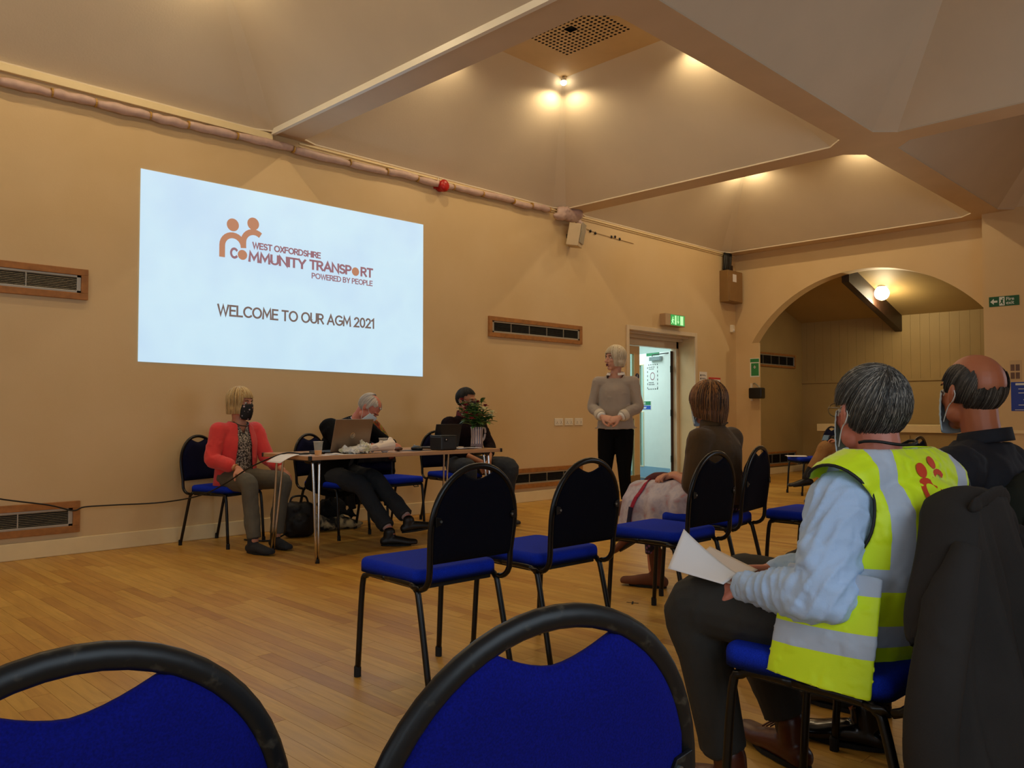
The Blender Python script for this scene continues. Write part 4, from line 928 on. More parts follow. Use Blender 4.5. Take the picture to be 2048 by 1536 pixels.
def hair(parent, M, m, hem, pole=(0, -.35, .94), r=(.086, .108, .101), c=(0, -.012, .030), n=900, w=.0022, start=0.0, jitter=.004, hang=None, seed=1, curl=0, bald=None, shell=True, part=0, lift=0, name='hair'):
    """combed hair: a close shell plus separate tapering locks. hem(az)->z where a lock at azimuth az ends (az 0 = face, +-pi = nape)"""
    R = random.Random(seed); pole = V(pole).normalized(); e1 = pole.cross(V((0, 1, 0))).normalized(); e2 = e1.cross(pole); c = V(c)
    def path(phi, jr, steps=13, sj=0):
        out = []; th = start + sj; dirv = e1 * math.cos(phi) + e2 * math.sin(phi); done = False; last = None; dth = 2.6 / 60
        while th < 2.9:
            d = pole * math.cos(th) + dirv * math.sin(th); p = V((d.x * (r[0] + jr), d.y * (r[1] + jr), d.z * (r[2] + jr))) + c
            az = math.atan2(p.x, p.y); hz = hem(az)
            if hang is not None and p.z < hang and hz < p.z:
                # falls straight from here with a slight inward curl
                q = p.copy(); k_ = 6; L = p.z - hz
                for i in range(k_ + 1):
                    f = i / k_; out.append(V((p.x * (1 + .05 * math.sin(f * PI) - curl * f * f), c.y + (p.y - c.y) * (1 + .05 * math.sin(f * PI) - curl * f * f), p.z - L * f)))
                break
            if p.z < hz: break
            if bald and bald(p + V((0, 0, .012 * noise.noise(V((phi * 9, p.z * 30, 3)))))): out = []
            else: out.append(p)
            th += dth
        return out
    def resample(P, k_):
        if len(P) < 2: return None
        return [P[min(len(P) - 1, round(i * (len(P) - 1) / (k_ - 1)))] for i in range(k_)]
    q = MB()
    if shell:
        NP = 72; K = 16
        prev = None; rows = [resample(path(2 * PI * i / NP, -.003), K) for i in range(NP)]
        for inner in (0, 1):
            base = len(q.v)
            for rw in rows:
                for kx in range(K):
                    p = rw[kx] if rw else c
                    p = c + (p - c) * (.93 if inner else 1)
                    nz = noise.noise(V((p.x * 40, p.y * 40, p.z * 9))) * .004
                    q.v.append(tuple(p + (p - c).normalized() * nz))
            for i in range(NP):
                if rows[i] is None or rows[(i + 1) % NP] is None: continue
                for kx in range(K - 1):
                    a_, b_ = base + i * K + kx, base + ((i + 1) % NP) * K + kx; q.f.append((a_, a_ + 1, b_ + 1, b_)); q.mi.append(0)
        for i in range(NP):
            if rows[i] is None or rows[(i + 1) % NP] is None: continue
            for kx in (K - 1,) + ((0,) if start > .1 or bald else ()):
                a_, b_ = i * K + kx, ((i + 1) % NP) * K + kx; q.f.append((a_, b_, b_ + NP * K, a_ + NP * K)); q.mi.append(0)
    for i in range(n):
        phi = R.uniform(0, 2 * PI); jr = R.uniform(-.001, jitter) + lift; P = path(phi, jr, sj=R.random() * R.random() * 1.3)
        k_ = 7; P = resample(P, k_)
        if not P or (P[0] - P[-1]).length < .012: continue
        sway = V((R.uniform(-1, 1), R.uniform(-1, 1), R.uniform(-.3, .3))) * .004
        vs = []; fs = []
        for j, p in enumerate(P):
            f = j / (k_ - 1); t = (P[min(j + 1, k_ - 1)] - P[max(j - 1, 0)]); t = t.normalized() if t.length > 1e-6 else V((0, 0, -1)); out_ = (p - c); out_ = (out_ - t * out_.dot(t)).normalized(); s_ = t.cross(out_)
            ww = w * (1.2 - f * .95) * (.5 + min(1, f * 6) * .5); pp = p + sway * f * f + out_ * .0006
            vs += [pp - s_ * ww, pp + s_ * ww, pp + out_ * ww * .7]
        for j in range(k_ - 1):
            for a_ in range(3): fs.append((j * 3 + a_, j * 3 + (a_ + 1) % 3, j * 3 + 3 + (a_ + 1) % 3, j * 3 + 3 + a_))
        q.add(vs, fs)
    me = q.mesh('hair'); me.transform(M); return link(name, me, m, parent, True)
def body(parent, J, m, voxel=.0055, legs=True, armr=.86, bulk=1.0):
    bulk = bulk * .84
    q = MB(); sd = (V(J['shR']) - V(J['shL'])).normalized(); pe, wa, chs, nk = V(J['pelvis']), V(J['waist']), V(J['chest']), V(J['neck'])
    q.loft([pe, wa, chs, (chs + nk) / 2 + V((0, 0, .0))], [(.15 * bulk, .10 * bulk), (.125 * bulk, .09 * bulk), (.145 * bulk, .10 * bulk), (.095, .058)], side=sd, seg=18)
    Mh = J['M']; hb = Mh @ V((0, -.022, -.035))
    q.loft([nk - V((0, 0, .05)), nk + V((0, 0, .01)), (nk + hb) / 2, hb], [(.075, .06), (.054, .056), (.052, .055), (.052, .056)], side=sd, seg=14)
    for s in 'LR':
        sh, el, wr = V(J['sh' + s]), V(J['el' + s]), V(J['wr' + s])
        q.loft([chs + V((0, 0, .07)), sh], [.045, .042], seg=10); q.loft([sh, (sh + el) / 2, el, (el * 2 + wr) / 3, wr], [.048 * armr, .043 * armr, .037 * armr, .037 * armr, .024], seg=12)
        hd = J.get('hand' + s)
        if hd: hand(q, wr, hd[0], hd[1], hd[2], hd[3] if len(hd) > 3 else .35, hd[4] if len(hd) > 4 else 1.0)
        hp, kn, an = V(J['hip' + s]), V(J['kn' + s]), V(J['an' + s])
        q.loft([hp, (hp + kn) / 2, kn, kn + (an - kn) * .3, an], [.078 * bulk, .068 * bulk, .052, .050, .034], seg=12)
        t = V(J.get('toe' + s, (0, 1, 0))).normalized(); q.loft([an + V((0, 0, .0)), an - V((0, 0, .035)) + t * .01, an - V((0, 0, .065)) + t * .04], [.028, .024, .012], seg=8)
    head_shapes(q, Mh)
    me = fuse(q, voxel, 2, .5); return link('body', me, m, parent, True)
def sleeves(q, J, r, frac=1.0, shoulder=.066, r2=None, cuff=None):
    for s in 'LR':
        sh, el, wr, ch = V(J['sh' + s]), V(J['el' + s]), V(J['wr' + s]), V(J['chest'])
        end = el + (wr - el) * max(0, frac)
        nk = V(J['neck']); s0 = sh; sh = sh + V((0, 0, -.32 * shoulder))
        q.loft([ch + V((0, 0, .06)), (ch + V((0, 0, .06)) + sh) / 2, sh], [.080, .072, shoulder], seg=14)
        q.loft([nk + V((0, 0, -.045)), (nk + V((0, 0, -.05)) + s0) / 2 + V((0, 0, -.012)), s0 + V((0, 0, -.035))], [.064, .78 * shoulder, .70 * shoulder], seg=14)
        if frac > 0: q.loft([sh, (sh + el) / 2, el, (el + end) / 2, end], [shoulder, r * 1.02, r, (r2 or r * .9) * 1.02, cuff or (r2 or r * .85)], seg=14, n=5)
        else: q.loft([sh, sh + (el - sh) * (1 + frac)], [shoulder, r], seg=14)
def torso(q, J, prof):
    """prof: list of (name or fraction list) -> radii for pelvis, waist, chest, shoulder line, collar"""
    sd = (V(J['shR']) - V(J['shL'])).normalized(); nk = V(J['neck']); ch = V(J['chest']); wa = V(J['waist']); pe = V(J['pelvis'])
    q.loft([pe - (wa - pe) * prof.get('hemdrop', 0), pe, wa, ch, (ch + nk) / 2 + V((0, 0, .005)), nk - V((0, 0, .01))], [prof.get('hem', prof['p']), prof['p'], prof['w'], prof['c'], prof['s'], prof['n']], side=sd, seg=24, n=5, dome=False)
def trousers(parent, J, m, r=(.092, .082, .070, .062, .055), voxel=.007, amp=.012, low=.95, name='trousers', pelvis=(.165, .125), top=.10):
    q = MB(); pe = V(J['pelvis']); wa = V(J['waist']); sd = (V(J['shR']) - V(J['shL'])).normalized()
    q.loft([pe - V((0, 0, .03)), pe, pe + (wa - pe) * .7], [(pelvis[0] * .95, pelvis[1] * .9), pelvis, (pelvis[0] * .9, pelvis[1] * .88)], side=sd, seg=18)
    for s in 'LR':
        hp, kn, an = V(J['hip' + s]), V(J['kn' + s]), V(J['an' + s]); end = kn + (an - kn) * low
        q.loft([hp, (hp + kn) / 2, kn, (kn * 2 + end) / 3, (kn + end * 2) / 3, end], [r[0], r[1], r[2], r[3], (r[3] + r[4]) / 2, r[4]], seg=16, n=5, dome=False)
    me = fuse(q, voxel, 3); wrinkle(me, amp, 9, stretch=(1, 1, .8)); return link(name, me, m, parent, True)
def knit(name, c, scale=160, b=.5, var=.14):
    k = NT(name); v = k.tc('Object', (1, 1, 1)); c = srgb(c); w = k.new('ShaderNodeTexWave', Scale=scale, Distortion=2.0); w.bands_direction = 'Z'; k.link(v, w.inputs['Vector'])
    n = k.new('ShaderNodeTexNoise', Scale=7.0, Detail=4.0); k.link(v, n.inputs['Vector']); f = k.math('ADD', k.math('MULTIPLY', w.outputs[1], .35), k.math('MULTIPLY', n.outputs[0], .65))
    k.link(k.ramp(f, [(.25, tuple(x * (1 - var) for x in c)), (.75, tuple(min(1, x * (1 + var)) for x in c))]), k.b.inputs['Base Color']); k.b.inputs['Roughness'].default_value = .9; k.b.inputs['Sheen Weight'].default_value = .2; k.bump(w.outputs[1], b, .0012); return k.m
def J_sit(**kw):
    J = dict(pelvis=(0, -.04, .565), waist=(0, -.07, .70), chest=(0, -.07, .86), neck=(0, -.055, 1.035), shL=(-.165, -.06, .965), shR=(.165, -.06, .965),
             elL=(-.21, -.02, .70), elR=(.21, -.02, .70), wrL=(-.15, .20, .63), wrR=(.15, .20, .63), hipL=(-.085, -.02, .545), hipR=(.085, -.02, .545),
             knL=(-.12, .40, .535), knR=(.12, .40, .535), anL=(-.12, .40, .095), anR=(.12, .40, .095), toeL=(0, 1, 0), toeR=(0, 1, 0), M=headM((0, -.02, 1.165)))
    J.update(kw); return J
def collar(parent, J, m, r=.068, h=.035, gap=.5, name='collar', tilt=.012):
    nk = V(J['neck']); yaw = J.get('cyaw', 0)
    def f(u, w):
        a = PI / 2 + gap / 2 + (2 * PI - gap) * u; x, y = r * (1 + .12 * (1 - w)) * math.cos(a), r * (1 + .12 * (1 - w)) * math.sin(a)
        p = V((x, y * 1.02 - .008, -.015 + h * w + .012 * math.sin(a + PI) )); return nk + Matrix.Rotation(yaw, 3, 'Z') @ p
    return MB().grid(f, 28, 4).build(name, m, parent, smooth=True, solid=.004)

HB = (('#7a5f38', 0), ('#a8895a', .35), ('#c2a878', .7), ('#d8c49c', 1))
def hm(name, cs): return hairmat(name, [(p, srgb(c)) for c, p in cs])
SK1 = skin('skin_fair', '#c98a6c'); SK2 = skin('skin_ruddy', '#c9806a', .25); SK3 = skin('skin_tan', '#a9714e'); SK4 = skin('skin_pale', '#d19a7e')
def bobhem(front, side, back, fw=.75, sw=1.35):
    def f(az):
        a = abs(az)
        if a < fw: return front
        if a < sw: t = (a - fw) / (sw - fw); return front + (side - front) * min(1, t * 1.6)
        return side + (back - side) * min(1, (a - sw) / (PI - sw))
    return f
# ================= 1 woman in the pink cardigan at the left end of the table
p = empty('person', 'seated woman in a coral pink cardigan and dark patterned mask at the left table end', 'person', (3.10, 6.28, 0), PI + .10)
J = J_sit(pelvis=(0, .0, .55), waist=(0, .0, .67), chest=(.0, .01, .83), neck=(0, .035, 1.0), shL=(-.165, .01, .945), shR=(.165, .01, .945), elL=(-.225, .10, .70), elR=(.235, .04, .70), wrL=(-.20, .36, .60), wrR=(.15, .27, .63),
          handL=((-.05, .6, -.75), (0, .7, .7), -1, .5), handR=((-.05, .75, -.65), (0, .7, .7), 1, .35), hipL=(-.085, .02, .53), hipR=(.085, .02, .53), knL=(-.17, .40, .52), knR=(.14, .40, .52), anL=(-.10, .42, .10), anR=(.15, .50, .10), toeL=(.1, 1, 0), toeR=(-.1, 1, 0),
          M=headM((0, .055, 1.145), math.radians(20), math.radians(-4)))
body(p, J, SK1, .006)
q = MB(); torso(q, J, dict(p=(.145, .115), w=(.135, .112), c=(.15, .118), s=(.125, .085), n=(.07, .065), hemdrop=.5)); sleeves(q, J, .05, -.3, .058)
BL = NT('speckled_blouse'); v = BL.tc('Object'); vo = BL.new('ShaderNodeTexVoronoi', Scale=85.0); BL.link(v, vo.inputs['Vector']); BL.link(BL.ramp(vo.outputs[0], [(.15, srgb('#c9bfae')), (.45, srgb('#8a8178')), (.7, srgb('#2a2624'))]), BL.b.inputs['Base Color']); BL.b.inputs['Roughness'].default_value = .85
me = fuse(q, .007, 3); wrinkle(me, .008, 12); cutmesh(me, lambda c: c.z > .99 or (abs(c.x) < .045 - (.985 - c.z) * .45 and c.y > .04 and c.z > .90) or abs(c.x) > .17); link('blouse', me, BL.m, p, True, solid=.003)
PINK = knit('coral_knit', '#e0403f', 140); q = MB(); torso(q, J, dict(p=(.175, .145), w=(.165, .135), c=(.172, .133), s=(.145, .098), n=(.082, .078), hemdrop=.85, hem=(.19, .15))); sleeves(q, J, .060, .62, .068, .052, .056)
me = fuse(q, .007, 3); wrinkle(me, .014, 8, stretch=(1, 1, 1.3)); cutmesh(me, lambda c: (c.y > .03 and abs(c.x) < (.052 + max(0, .95 - c.z) * .09) and c.z > .40) or c.z > 1.0 or (c.z < .50 and c.y > .12) or (math.hypot(c.x, c.y - .03) < .075 and c.z > .96)); link('cardigan', me, PINK, p, True, solid=.008)
GTR = mat('grey_green_trousers', '#5b564a', .85, var=.12, nscale=10, bump=.3, bscale=300); trousers(p, J, GTR, low=.97)
SUE = mat('dark_suede', '#23262c', .85, var=.15, bump=.3, bscale=200)
for s in 'LR': shoe(p, J['an' + s], J['toe' + s], SUE, h=.098, shaft=.03)
hair(p, J['M'], hm('blonde_hair', (('#8a6a3e', 0), ('#c9a468', .3), ('#dcbf86', .7), ('#e8d3a4', 1))), bobhem(.045, -.085, -.10, .65, 1.0), pole=(0, -.1, 1), r=(.094, .108, .104), hang=.01, curl=.12, n=650, w=.0026, seed=2)
MB().ell((0, 0, 0), (.032, .022, .040), M=J['M'] @ Matrix.Translation((0, -.105, .0))).build('hair_bun', MATS['blonde_hair'], p, smooth=True)
FM = NT('patterned_mask'); v = FM.tc('Object'); vo = FM.new('ShaderNodeTexVoronoi', Scale=32.0); FM.link(v, vo.inputs['Vector']); FM.link(FM.ramp(vo.outputs[0], [(.0, srgb('#c9a0a0')), (.22, srgb('#b0a0a8')), (.27, srgb('#08080c'))]), FM.b.inputs['Base Color']); FM.b.inputs['Roughness'].default_value = .7
maskpart(p, J['M'], FM.m, (-.118, -.012), bulge=.016); eyes(p, J['M'])
w_ = V(J['wrR']); w0 = (w_ - V(J['elR'])).normalized(); MB().tube([w_ - w0 * .02 + (w0.orthogonal().normalized() * math.cos(a * PI / 8) + w0.cross(w0.orthogonal().normalized()) * math.sin(a * PI / 8)) * .028 for a in range(17)], .004, seg=6).build('watch_strap', mat('gold', '#c9a050', .3, .9, var=0), p)
q = MB(); q.tube([V(J['neck']) + V((.062 * math.cos(a), .03 + .055 * math.sin(a), -.01 - .03 * max(0, math.sin(a)))) for a in [PI * t / 10 for t in range(-1, 12)]], .005, seg=6); q.build('necklace', mat('dark_beads', '#3a2420', .4, var=.2), p)

# ================= 2 white haired man writing
p = empty('person', 'white haired man in a dark blazer and blue mask bowed over the table, writing', 'person', (3.91, 6.09, 0), PI + .25)
J = J_sit(pelvis=(0, .0, .565), waist=(0, .05, .70), chest=(-.02, .13, .86), neck=(-.03, .23, 1.0), shL=(-.20, .17, .955), shR=(.205, .13, .965), elL=(-.30, .32, .79), elR=(.27, .34, .80), wrL=(-.17, .50, .80), wrR=(.13, .50, .80),
          handL=((.4, .8, -.1), (-.1, .1, 1), -1, .5), handR=((-.4, .8, -.1), (.1, .1, 1), 1, .6), hipL=(-.09, .02, .54), hipR=(.09, .02, .54), knL=(-.03, .43, .50), knR=(.12, .40, .46), anL=(.04, .86, .19), anR=(.16, .76, .10), toeL=(-.75, .65, .12), toeR=(-.6, .8, .0),
          M=headM((-.06, .33, 1.10), math.radians(12), math.radians(-50), math.radians(-14)))
body(p, J, SK2, .006, bulk=1.1)
BLZ = mat('black_blazer', '#060709', .9, var=.15, bump=.2, bscale=250, spec=.15)
SHT = mat('slate_shirt', '#3c4650', .8, var=.1, bump=.2, bscale=250)
q = MB(); torso(q, J, dict(p=(.16, .125), w=(.155, .125), c=(.16, .12), s=(.12, .08), n=(.065, .06))); me = fuse(q, .008, 3); wrinkle(me, .008, 12); link('shirt', me, SHT, p, True)
q = MB(); torso(q, J, dict(p=(.205, .17), w=(.195, .16), c=(.205, .15), s=(.175, .105), n=(.078, .075), hemdrop=1.2, hem=(.235, .19))); sleeves(q, J, .066, .93, .080, .048, .042)
me = fuse(q, .008, 3); wrinkle(me, .018, 9); ch_ = V(J['chest']); cutmesh(me, lambda c: (c.y > .10 and abs(c.x + .03) < .058 and c.z > .55 and (c.y > .10 + (c.z - .6) * .42)) or (c - V(J['neck'])).length < .065); link('blazer', me, BLZ, p, True, solid=.008)
MB().loft([V(J['neck']) + V((-.055, -.03, .02)), V(J['neck']) + V((.0, -.065, .03)), V(J['neck']) + V((.055, -.03, .02)), V(J['neck']) + V((.03, .05, -.04))], [(.004, .02)] * 4, side=(0, 0, 1), seg=8).build('shirt_collar', mat('pale_blue_shirt', '#a9b4c8', .8, var=.04), p, smooth=True)
GR = mat('charcoal_trousers', '#323437', .9, spec=.2, var=.1, bump=.2, bscale=300)
trousers(p, J, GR, r=(.098, .088, .078, .070, .066), low=.87, amp=.016)
q = MB(); BT = mat('brass_button', '#c9a872', .35, .6, var=0)
for z in (.60, .67): q.lathe([(.010, 0), (.011, .003), (.006, .006)], 12, Matrix.Translation((.07, .165, z)) @ Matrix.Rotation(-PI / 2, 4, 'X'))
q.build('button', BT, p)
SOCK = mat('pinkish_sock', '#b29a96', .9, var=.06, bump=.3, bscale=300); BSH = mat('black_shoe', '#0a0a0c', .45, var=.1)
for s in 'LR':
    a = V(J['an' + s]); kk = V(J['kn' + s]); d_ = (kk - a).normalized(); MB().loft([a + V((0, 0, .005)), a + d_ * .05, a + d_ * .12], [.030, .036, .044], seg=12).build('sock', SOCK, p, smooth=True)
    shoe(p, a, J['toe' + s], BSH, h=.098 if s == 'R' else .085)
def ring_hem(top): return lambda az: top if abs(az) < .9 else (top - .02 if abs(az) < 1.3 else (-.005 if abs(az) < 1.9 else -.05))
hair(p, J['M'], hm('white_hair', (('#9a9088', 0), ('#d6cec4', .4), ('#f0ebe2', 1))), ring_hem(.075), pole=(0, -.2, 1), r=(.083, .104, .097), n=900, w=.0016, jitter=.008, seed=3, bald=lambda q: q.z > .085 and q.y > -.06 and abs(q.x) < .055)
maskpart(p, J['M']); eyes(p, J['M'])
MB().tube([(-.02, .40, .80), (-.0, .50, .775)], .004, seg=6, M=Matrix.Translation((.10, .08, .02))).build('pen', BLKM, p)

# ================= 3 dark haired man behind the flowers
p = empty('person', 'dark haired man with glasses and black mask seated behind the jug of flowers', 'person', (5.34, 6.02, 0), PI - .12)
J = J_sit(neck=(0, .02, 1.04), chest=(0, .0, .87), shL=(-.185, .01, .975), shR=(.185, .01, .975), elL=(-.24, .12, .73), elR=(.24, .12, .73), wrL=(-.05, .36, .60), wrR=(.05, .36, .60), handL=((.55, .4, -.65), (-.2, .9, .3), -1, .7), handR=((-.55, .4, -.65), (.2, .9, .3), 1, .7),
          knL=(-.22, .46, .545), knR=(.25, .44, .545), anL=(-.20, .42, .10), anR=(.22, .42, .10), M=headM((0, .05, 1.18), math.radians(20), math.radians(-6)))
body(p, J, SK3, .0065, bulk=1.1)
MAR = mat('dark_maroon_jumper', '#14080d', .9, var=.2, bump=.3, bscale=200, spec=.15)
q = MB(); torso(q, J, dict(p=(.175, .14), w=(.17, .135), c=(.185, .135), s=(.15, .10), n=(.075, .07))); sleeves(q, J, .060, .45, .076, .052)
me = fuse(q, .008, 3); wrinkle(me, .016, 9); link('jumper', me, MAR, p, True); collar(p, J, mat('dark_red_collar', '#5a1218', .8, var=.1), r=.070, h=.05)
JEA = mat('dark_blue_jeans', '#23272d', .85, var=.15, bump=.3, bscale=300); trousers(p, J, JEA, r=(.10, .095, .085, .075, .068))
for s in 'LR': shoe(p, J['an' + s], J['toe' + s], BSH, h=.098)
hair(p, J['M'], hm('near_black_hair', (('#050404', 0), ('#120d0b', .6), ('#241a16', 1))), ring_hem(.070), pole=(0, -.3, 1), r=(.083, .104, .100), n=900, w=.002, seed=4)
maskpart(p, J['M'], mat('black_mask', '#07070a', .8, var=.05)); eyes(p, J['M']); glasses(p, J['M'], mat('dark_red_glasses', '#3a0c0c', .3, var=0))

# ================= 4 standing woman
p = empty('person', 'standing woman with a silver blonde bob, grey jumper and black cropped trousers, hands clasped', 'person', (6.425, 4.97, 0), math.radians(205 - 90))
J = dict(pelvis=(0, 0, .93), waist=(0, .01, 1.07), chest=(0, .0, 1.27), neck=(0, -.005, 1.455), shL=(-.175, -.0, 1.385), shR=(.175, .0, 1.385), elL=(-.228, .03, 1.12), elR=(.228, .03, 1.12), wrL=(-.085, .21, 1.015), wrR=(.085, .21, 1.02),
         handL=((.85, .35, -.25), (0, .8, .55), -1, .55), handR=((-.85, .35, -.2), (0, .8, .55), 1, .5), hipL=(-.085, 0, .90), hipR=(.085, 0, .90), knL=(-.09, .03, .49), knR=(.10, .03, .49), anL=(-.10, -.03, .09), anR=(.12, -.02, .09), toeL=(-.2, 1, 0), toeR=(.3, 1, 0),
         M=headM((0, .02, 1.60), math.radians(-42), math.radians(0)))
body(p, J, SK4, .0055)
SW = knit('oatmeal_knit', '#a6988a', 120)
WS = mat('white_shirt', '#e6e0d6', .8, var=.03)
q = MB(); torso(q, J, dict(p=(.185, .135), w=(.165, .125), c=(.168, .125), s=(.135, .088), n=(.078, .070), hem=(.215, .15), hemdrop=.12)); sleeves(q, J, .053, .76, .062, .050, .050)
me = fuse(q, .0065, 4); wrinkle(me, .013, 7, stretch=(1, 1, 1.6)); nk_ = V(J['neck']); cutmesh(me, lambda c: (V((c.x, c.y - .02, 0)).length < .085 and c.z > 1.40) or c.z > 1.47 or (c.z < .90 and c.y > -.3 and abs(c.x) < .22 and c.z < .905 - .05 * math.cos(c.x * 8 + .8))); link('jumper', me, SW, p, True, solid=.006)
collar(p, J, WS, r=.082, h=.024, gap=.9, name='shirt_collar')
for s in 'LR':
    wr, el = V(J['wr' + s]), V(J['el' + s]); d_ = (el - wr).normalized()
    MB().loft([wr + d_ * .012, wr + d_ * .03], [.040, .044], seg=16, dome=False).build('shirt_cuff', WS, p, smooth=True); MB().loft([wr + d_ * .035, wr + d_ * .06, wr + d_ * .085], [.053, .058, .056], seg=16, dome=False).build('jumper_cuff', mat('cream_knit', '#cfc2ae', .9, var=.05, bump=.4, bscale=150), p, smooth=True)
BTR = mat('black_leggings', '#050507', .9, spec=.15, var=.1, bump=.15, bscale=300); trousers(p, J, BTR, r=(.098, .088, .066, .060, .050), low=.70, voxel=.007, amp=.008, pelvis=(.165, .12))
WSH = mat('white_trainer', '#d8d0c2', .6, var=.04)
for s in 'LR': shoe(p, J['an' + s], J['toe' + s], WSH, h=.09, L=.25, sole=WS)
hair(p, J['M'], hm('silver_blonde_hair', (('#b09a76', 0), ('#e0cda8', .3), ('#f0e2c6', .7), ('#fbf3e0', 1))), bobhem(.050, -.080, -.085, .55, .95), pole=(.25, -.2, 1), r=(.095, .108, .105), hang=.0, curl=.22, n=800, w=.0024, seed=5)
eyes(p, J['M']); m_ = MB().ell((0, .0965, -.066), (.018, .004, .009), M=J['M'], nu=12, nv=6); m_.build('mouth', mat('mouth_dark', '#4a1a18', .5, var=0), p, smooth=True)
MB().loft([(-.020, .0955, -.058), (0, .0985, -.056), (.020, .0955, -.058)], [.003, .004, .003], seg=8, M=J['M']).loft([(-.018, .0955, -.075), (0, .098, -.077), (.018, .0955, -.075)], [.003, .0042, .003], seg=8, M=J['M']).build('lips', LIP, p, smooth=True)
def project(me, pts, direction, start=-1.0, off=.004):
    """lay points onto a garment mesh along a direction"""
    bv = BVHTree.FromPolygons([v.co.copy() for v in me.vertices], [tuple(p_.vertices) for p_ in me.polygons]); d = V(direction).normalized(); out = []
    for p_ in pts:
        h = bv.ray_cast(V(p_) + d * start, d, 4)
        out.append((h[0] - d * off) if h[0] else None)
    last = next((o for o in out if o), V((0, 0, 0)))
    for i, o in enumerate(out):
        if o is None: out[i] = last
        else: last = o
    return out
# ================= 5 seated woman with brown bob
p = empty('person', 'seated woman with a brown bob, blue mask and olive brown shirt, seen from behind', 'person', (4.29, 2.57, 0), .0)
J = J_sit(pelvis=(0, -.02, .57), waist=(0, -.02, .69), chest=(0, .0, .84), neck=(-.0, .03, 1.0), shL=(-.175, .0, .935), shR=(.175, .0, .935), elL=(-.225, .02, .66), elR=(.22, .06, .66), wrL=(-.09, .22, .685), wrR=(-.02, .26, .68),
          handL=((.6, .75, .1), (-.2, .1, 1), -1, .3), handR=((-.8, .5, .05), (0, .1, 1), 1, .4), knL=(-.10, .40, .52), knR=(.02, .44, .62), anL=(-.13, .36, .11), anR=(-.04, .60, .34), toeL=(-.35, 1, 0), toeR=(-.15, .8, -.55), M=headM((0, .055, 1.125), math.radians(-9), math.radians(-3)))
body(p, J, SK1, .006)
BRS_ = mat('olive_brown_shirt', '#4a3412', .85, var=.15, nscale=5, bump=.25, bscale=220, sheen=.1)
q = MB(); torso(q, J, dict(p=(.17, .135), w=(.16, .125), c=(.195, .135), s=(.165, .10), n=(.075, .072), hemdrop=.3)); sleeves(q, J, .068, 0.0, .076)
for s in 'L': q.loft([V(J['elL']) + V((.02, -.01, .05)), V(J['elL']) + V((.01, .0, -.01))], [.070, .066], seg=14)
me = fuse(q, .0065, 3); wrinkle(me, .016, 7); link('shirt', me, BRS_, p, True); collar(p, J, BRS_, r=.068, h=.05, gap=.7)
MB().loft([(-.03, -.085, .0), (.03, -.09, .01)], [.008, .006], seg=6, M=Matrix.Translation(V(J['neck']))).build('collar_tie', BRS_, p)
PAT = NT('floral_leggings'); v = PAT.tc('Object'); vo = PAT.new('ShaderNodeTexVoronoi', Scale=34.0); PAT.link(v, vo.inputs['Vector']); PAT.link(PAT.ramp(vo.outputs['Distance'], [(.1, srgb('#b04a6a')), (.25, srgb('#7a5a8a')), (.4, srgb('#1a1626'))]), PAT.b.inputs['Base Color']); PAT.b.inputs['Roughness'].default_value = .85
WINE = mat('wine_trousers', '#4a0e18', .85, var=.1)
trousers(p, J, PAT.m, r=(.095, .085, .066, .055, .05), low=.78, name='leggings')
q = MB(); kn = V(J['knR']); q.loft([V(J['hipR']), (V(J['hipR']) + kn) / 2, kn, kn + (V(J['anR']) - kn) * .35, kn + (V(J['anR']) - kn) * .6], [.098, .092, .073, .064, .058], seg=16, n=5, dome=False); me = fuse(q, .007, 3); wrinkle(me, .01, 9); link('skirt_hem', me, WINE, p, True)
BOOT = mat('tan_suede_boot', '#64361e', .8, var=.15, bump=.2, bscale=200)
shoe(p, J['anL'], J['toeL'], BOOT, h=.108, shaft=.09, w=.047, name='boot'); shoe(p, J['anR'], J['toeR'], BOOT, h=.10, shaft=.12, w=.047, name='boot')
# pale printed cloth over the lap, hanging towards the camera
PC = NT('printed_cotton'); v = PC.tc('Object'); n = PC.new('ShaderNodeTexNoise', Scale=16.0, Detail=5.0); PC.link(v, n.inputs['Vector']); PC.link(PC.ramp(n.outputs[0], [(.30, srgb('#b8898f')), (.42, srgb('#b4aab8')), (.55, srgb('#c7bfc9')), (.70, srgb('#a8a8c0'))]), PC.b.inputs['Base Color']); PC.b.inputs['Roughness'].default_value = .85
def lap(u, w):
    # u along the thigh, w from over the knees down to the hanging hem
    y = .03 + .49 * u + .02 * w * u; f = w
    x = .08 - .30 * min(1, f * 1.8) + (-.05 * max(0, f - .5)); z = .655 - .02 * u - max(0, f - .42) * .56
    if f < .42: z += .02 * math.sin(f / .42 * PI)
    z += -.02 * u; fold = .014 * math.sin(u * 19 + 2 * w) * min(1, w * 2) + .02 * noise.noise(V((u * 4, w * 4, 1)))
    return (x - .015 + fold, y + .01 * math.sin(w * 9), z + fold * .5)
me = MB().grid(lap, 44, 34).mesh('tunic'); o = link('tunic', me, PC.m, p, True, solid=.005); o['label'] = 'pale pink printed tunic cloth over her lap'
st_ = [V(lap(.78 + .02 * math.sin(i * .5), i / 22)) for i in range(5, 23)]
MB().loft([q_ + V((-.006, 0, .003)) for q_ in st_], [(.004, .013)] * len(st_), side=(1, 0, 0), seg=8, n=1, dome=False).build('red_band', mat('crimson_print', '#a01a3a', .8, var=.35, nscale=60), o)
st_ = [V(lap(.80, i / 22)) for i in range(14, 21)]; MB().loft([q_ + V((-.010, 0, .003)) for q_ in st_], [(.004, .016)] * len(st_), side=(1, 0, 0), seg=8, n=1, dome=False).build('navy_band', mat('navy_print', '#1a1838', .8, var=.4, nscale=60), o)
